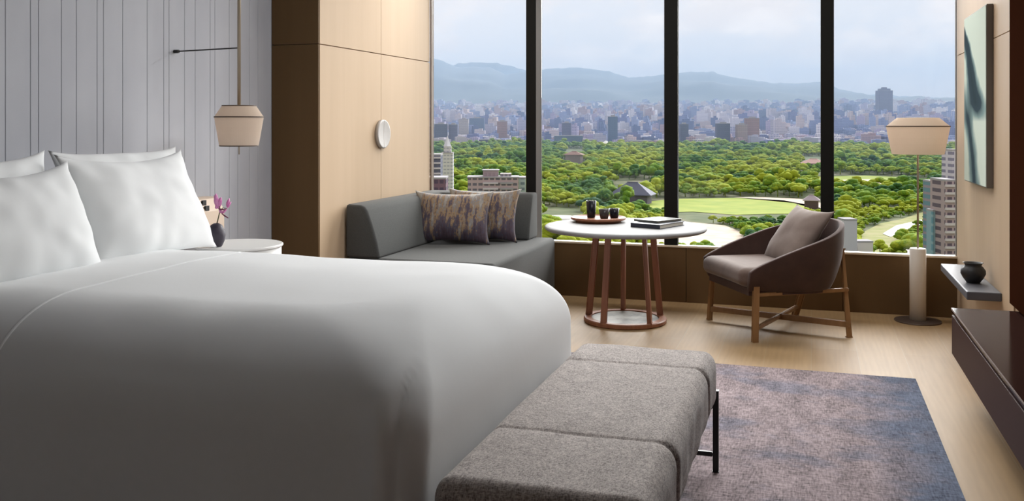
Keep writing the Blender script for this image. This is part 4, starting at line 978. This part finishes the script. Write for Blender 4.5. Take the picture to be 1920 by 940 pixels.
while tries < 230000:
    tries += 1
    R = math.sqrt(rnd.uniform(330**2, 2600**2)); a = math.radians(rnd.uniform(-14, 36)); p = fan(R, a)
    px, py, fw = project(p.x, p.y, p.z)
    if not (560 < px < 2250): continue
    if any(inside((px, py), q) for q in EXCL) or any(inside((px, py+3), q) for q in EXCL): continue
    if any(a_ < px < b_ and q_ < R < r_ for a_, b_, q_, r_ in FRONT2): continue
    if any(a_ < px < b_ and R < r_ for a_, b_, r_ in FRONT) or any((p.x-a_)**2+(p.y-b_)**2 < r_*r_ for a_, b_, r_ in FOOT): continue
    if 1610 < px < 1750 and 400 < py < 480 and rnd.random() < .72: continue
    if 1255 < px < 1330 and 398 < py < 420 and rnd.random() < .3: continue
    if px > 1590 and 640 < R < 770: continue
    if 1600 < px < 1752 and 395 < py < 484: big = rnd.uniform(7, 13)
    else: big = rnd.uniform(16, 31) if not (1200 < px < 1575 and 396 < py) else rnd.uniform(10, 14)
    if 1255 < px < 1510 and 396 < py < 417: continue
    if R < 690: big = rnd.uniform(8, 12)
    if ok_spot(p.x, p.y, big): cand.append((R, p, big, px, py))
cand.sort(key=lambda c: c[0])
COLS = [(858, 'by the left window jamb'), (895, 'above the left of the sofa'), (935, 'above the middle of the sofa'), (968, 'above the right of the sofa'), (1004, 'left of the first post'), (1050, 'right of the first post'), (1095, 'above the left table rim'), (1135, 'above the cups'), (1175, 'below the slate-roofed hall'), (1215, 'above the navy book'), (1262, 'left of the second post'), (1315, 'right of the second post'), (1355, 'left of the armchair'), (1400, 'above the armchair arm'), (1445, 'left of the armchair cushion'), (1495, 'above the armchair cushion'), (1551, 'left of the third post'), (1600, 'right of the third post'), (1645, 'left of the lamp shade'), (1690, 'under the left shade edge'), (1722, 'left of the lamp pole'), (1760, 'right of the lamp pole'), (9999, 'by the right window jamb')]
def col_phrase(px): return next(n for x, n in COLS if px < x)
def tree_label(px, py, big):
    row = 'in the lowest row' if py > 432 else 'in the second-lowest row' if py > 412 else 'in the middle rows' if py > 392 else 'in the upper near rows' if py > 374 else 'among the farther trees'
    size = 'broad' if big > 25 else 'rounded' if big > 19 else 'small'
    c = col_phrase(px)
    return '%s green tree %s, %s' % (size, row, c), '%s park trees %s, %s' % (size, row, c)
seen = [c for c in cand if c[0] > 690 and 780 < c[3] < 1830]; near = seen[:298]; near_set = set(id(c) for c in near); far = [c for c in cand if id(c) not in near_set]
for i, (R, p, big, px, py) in enumerate(near):
    o = bpy.data.objects.new('tree', tmesh[i % 6]); C.objects.link(o); o.location = p; s = big*rnd.uniform(.95, 1.15); o.scale = (s, s, s*(.85+.9*max(0, noise.noise(Vector((p.x/70, p.y/70, 2)))))*rnd.uniform(.85, 1.1)); o.rotation_euler = (0, 0, rnd.uniform(0, 6.28))
    lb, gp = tree_label(px, py, big); o['label'] = lb; o['category'] = 'tree'; o['group'] = gp
def merged(name, meshes, items, m, attr=False, **k):
    """one object holding many low copies"""
    V, Fc, off, T = [], [], 0, []
    src = [(np.array([v.co[:] for v in me.vertices]), [tuple(p.vertices) for p in me.polygons]) for me in meshes]
    for (loc, s, rot, tint) in items:
        v, f = src[rnd.randrange(len(src))]; c_, s_ = math.cos(rot), math.sin(rot)
        q = v*np.array(s); q = np.stack([q[:, 0]*c_-q[:, 1]*s_, q[:, 0]*s_+q[:, 1]*c_, q[:, 2]], 1)+np.array(loc)
        V.append(q); Fc += [tuple(i+off for i in t) for t in f]; off += len(v); T.append(np.repeat(np.array([tint]), len(v), 0))
    me = bpy.data.meshes.new(name); me.from_pydata(np.concatenate(V), [], Fc); me.materials.append(m)
    if attr:
        a = me.attributes.new('tint', 'FLOAT_COLOR', 'POINT'); a.data.foreach_set('color', np.concatenate([np.concatenate(T), np.ones((off, 1))], 1).astype('f').ravel())
    else: me.polygons.foreach_set('use_smooth', [True]*len(me.polygons))
    o = bpy.data.objects.new(name, me); C.objects.link(o)
    for kk, vv in k.items(): o[kk] = vv
    return o
low = []
for s in range(5):
    b_ = crown(50+s, 7, 1); me = bpy.data.meshes.new('low'); bmesh.ops.recalc_face_normals(b_, faces=b_.faces[:]); b_.to_mesh(me); b_.free(); low.append(me)
merged('distant_trees', low, [((p.x, p.y, p.z), (big*1.12, big*1.12, big*(.85+.9*max(0, noise.noise(Vector((p.x/90, p.y/90, 2)))))*rnd.uniform(.8, 1.1)), rnd.uniform(0, 6.28), (0, 0, 0)) for (R, p, big, px, py) in far], tree_m, kind='stuff', label='mass of far park trees reaching back to the edge of the city', category='trees')
for me in low: bpy.data.meshes.remove(me)

# --- city blocks
TINTS = [(.56, .50, .52), (.48, .46, .54), (.26, .30, .46), (.20, .22, .38), (.62, .52, .50), (.46, .33, .34), (.68, .64, .66), (.33, .38, .54), (.17, .21, .34), (.46, .40, .52), (.78, .74, .73)]
fac_obj = facade('city_facade', None, None, objcol=True); fac_att = facade('city_facade_far', None, None, use_attr=True, fh=5, fw=7)
bmeshes = []
for v in range(6):
    bm = NB(); rv = random.Random(v)
    box(bm, -.5, .5, -.5, .5, -.05, 1)
    if v % 2: box(bm, -.5, rv.uniform(-.1, .2), -.45, .5, 1, 1.18)
    box(bm, rv.uniform(-.3, -.1), rv.uniform(.1, .3), -.2, .25, 1, 1.12 if v % 2 == 0 else 1.28)
    if v > 3: box(bm, .5, .72, -.4, .5, -.05, .6)
    me = bpy.data.meshes.new('city_building'); bm.to_mesh(me); bm.free(); me.materials.append(fac_obj); bmeshes.append(me)
blocks = []
cell = {}
tries = 0
rnd = random.Random(5)
while tries < 26000:
    tries += 1
    R = 2640+ (rnd.random()**1.3)*4000; a = math.radians(rnd.uniform(-14, 36)); p = fan(R, a); px, py, fw = project(p.x, p.y, p.z)
    if not (560 < px < 2250): continue
    s = rnd.uniform(18, 52)
    if any((p.x-a_)**2+(p.y-b_)**2 < (r_+s*.6)**2 for a_, b_, r_ in FOOT): continue
    if not ok_spot(p.x, p.y, s*1.45): continue
    if R < 3000: h = rnd.choice((6, 7, 9, 11, 14, 18, 24))
    else: h = rnd.choice((6, 8, 8, 11, 11, 14, 16, 20, 26, 36, 48))*(1 if R < 4800 else .7)
    blocks.append((R, p, s, h, px))
vis = sorted(blocks, key=lambda b: -(b[2]*b[3])/b[0]**2*(790 < b[4] < 1815))
top, rest = vis[:255], vis[255:]
NM = ['beige', 'light grey', 'slate blue', 'dark violet', 'cream', 'rust brown', 'pale', 'blue-grey', 'dark slate', 'mauve', 'whitish']
for i, (R, p, s, h, px) in enumerate(top):
    ti = rnd.randrange(len(TINTS)); o = bpy.data.objects.new('city_building', bmeshes[rnd.randrange(6)]); C.objects.link(o)
    o.location = p; o.scale = (s, s*rnd.uniform(.6, 1), h); o.rotation_euler = (0, 0, YAW+rnd.uniform(-.5, .5)); o.color = (*TINTS[ti], 1)
    pane = 'first' if px < 1000 else 'second' if px < 1262 else 'third' if px < 1550 else 'fourth'
    band = 'close behind the park' if R < 3100 else 'in the mid city' if R < 4200 else 'in the hazy far city'
    hs = 'tall ' if h > 25 else 'low ' if h < 10 else ''; cp = col_phrase(px).replace('below the slate-roofed hall', 'in line with the slate-roofed hall')
    o['label'] = '%s%s block %s, %s' % (hs, NM[ti], band, cp); o['category'] = 'building'; o['group'] = '%s%s blocks %s, %s' % (hs, NM[ti], band, cp)
merged('distant_city', bmeshes, [((p.x, p.y, p.z), (s, s*.8, h), YAW+rnd.uniform(-.6, .6), TINTS[rnd.randrange(len(TINTS))]) for (R, p, s, h, px) in rest], fac_att, True, kind='stuff', label='countless tiny far buildings of the hazy city plain below the hills', category='buildings')

# --- haze over the plain and before the hills
bm = NB(); rs = (1500, 12700); az_ = [math.radians(a) for a in np.linspace(-30, 50, 17)]
lo = [[bm.verts.new((R*math.sin(a-YAW), R*math.cos(a-YAW), -130)) for a in az_] for R in rs]; hi = [[bm.verts.new((R*math.sin(a-YAW), R*math.cos(a-YAW), 700)) for a in az_] for R in rs]
for j in range(16):
    bm.faces.new((lo[0][j], lo[0][j+1], lo[1][j+1], lo[1][j])); bm.faces.new((hi[0][j], hi[0][j+1], hi[1][j+1], hi[1][j]))
    for q in (0, 1): bm.faces.new((lo[q][j], lo[q][j+1], hi[q][j+1], hi[q][j]))
for j in (0, 16): bm.faces.new((lo[0][j], hi[0][j], hi[1][j], lo[1][j]))
hm = bpy.data.materials.new('summer_haze'); hm.use_nodes = True; t = hm.node_tree
for n in list(t.nodes): t.nodes.remove(n)
o_ = t.nodes.new('ShaderNodeOutputMaterial'); vs = t.nodes.new('ShaderNodeVolumeScatter'); vs.inputs['Color'].default_value = (.57, .76, 1, 1); vs.inputs['Density'].default_value = 1.55e-4; vs.inputs['Anisotropy'].default_value = -.18
va = t.nodes.new('ShaderNodeVolumeAbsorption'); va.inputs['Color'].default_value = (.57, .76, 1, 1); va.inputs['Density'].default_value = 1.55e-4; ad = t.nodes.new('ShaderNodeAddShader')
t.links.new(vs.outputs[0], ad.inputs[0]); t.links.new(va.outputs[0], ad.inputs[1]); t.links.new(ad.outputs[0], o_.inputs['Volume'])
obj('haze', bm, hm, kind='stuff', label='pale blue summer haze over the far city and hills', cat='haze')
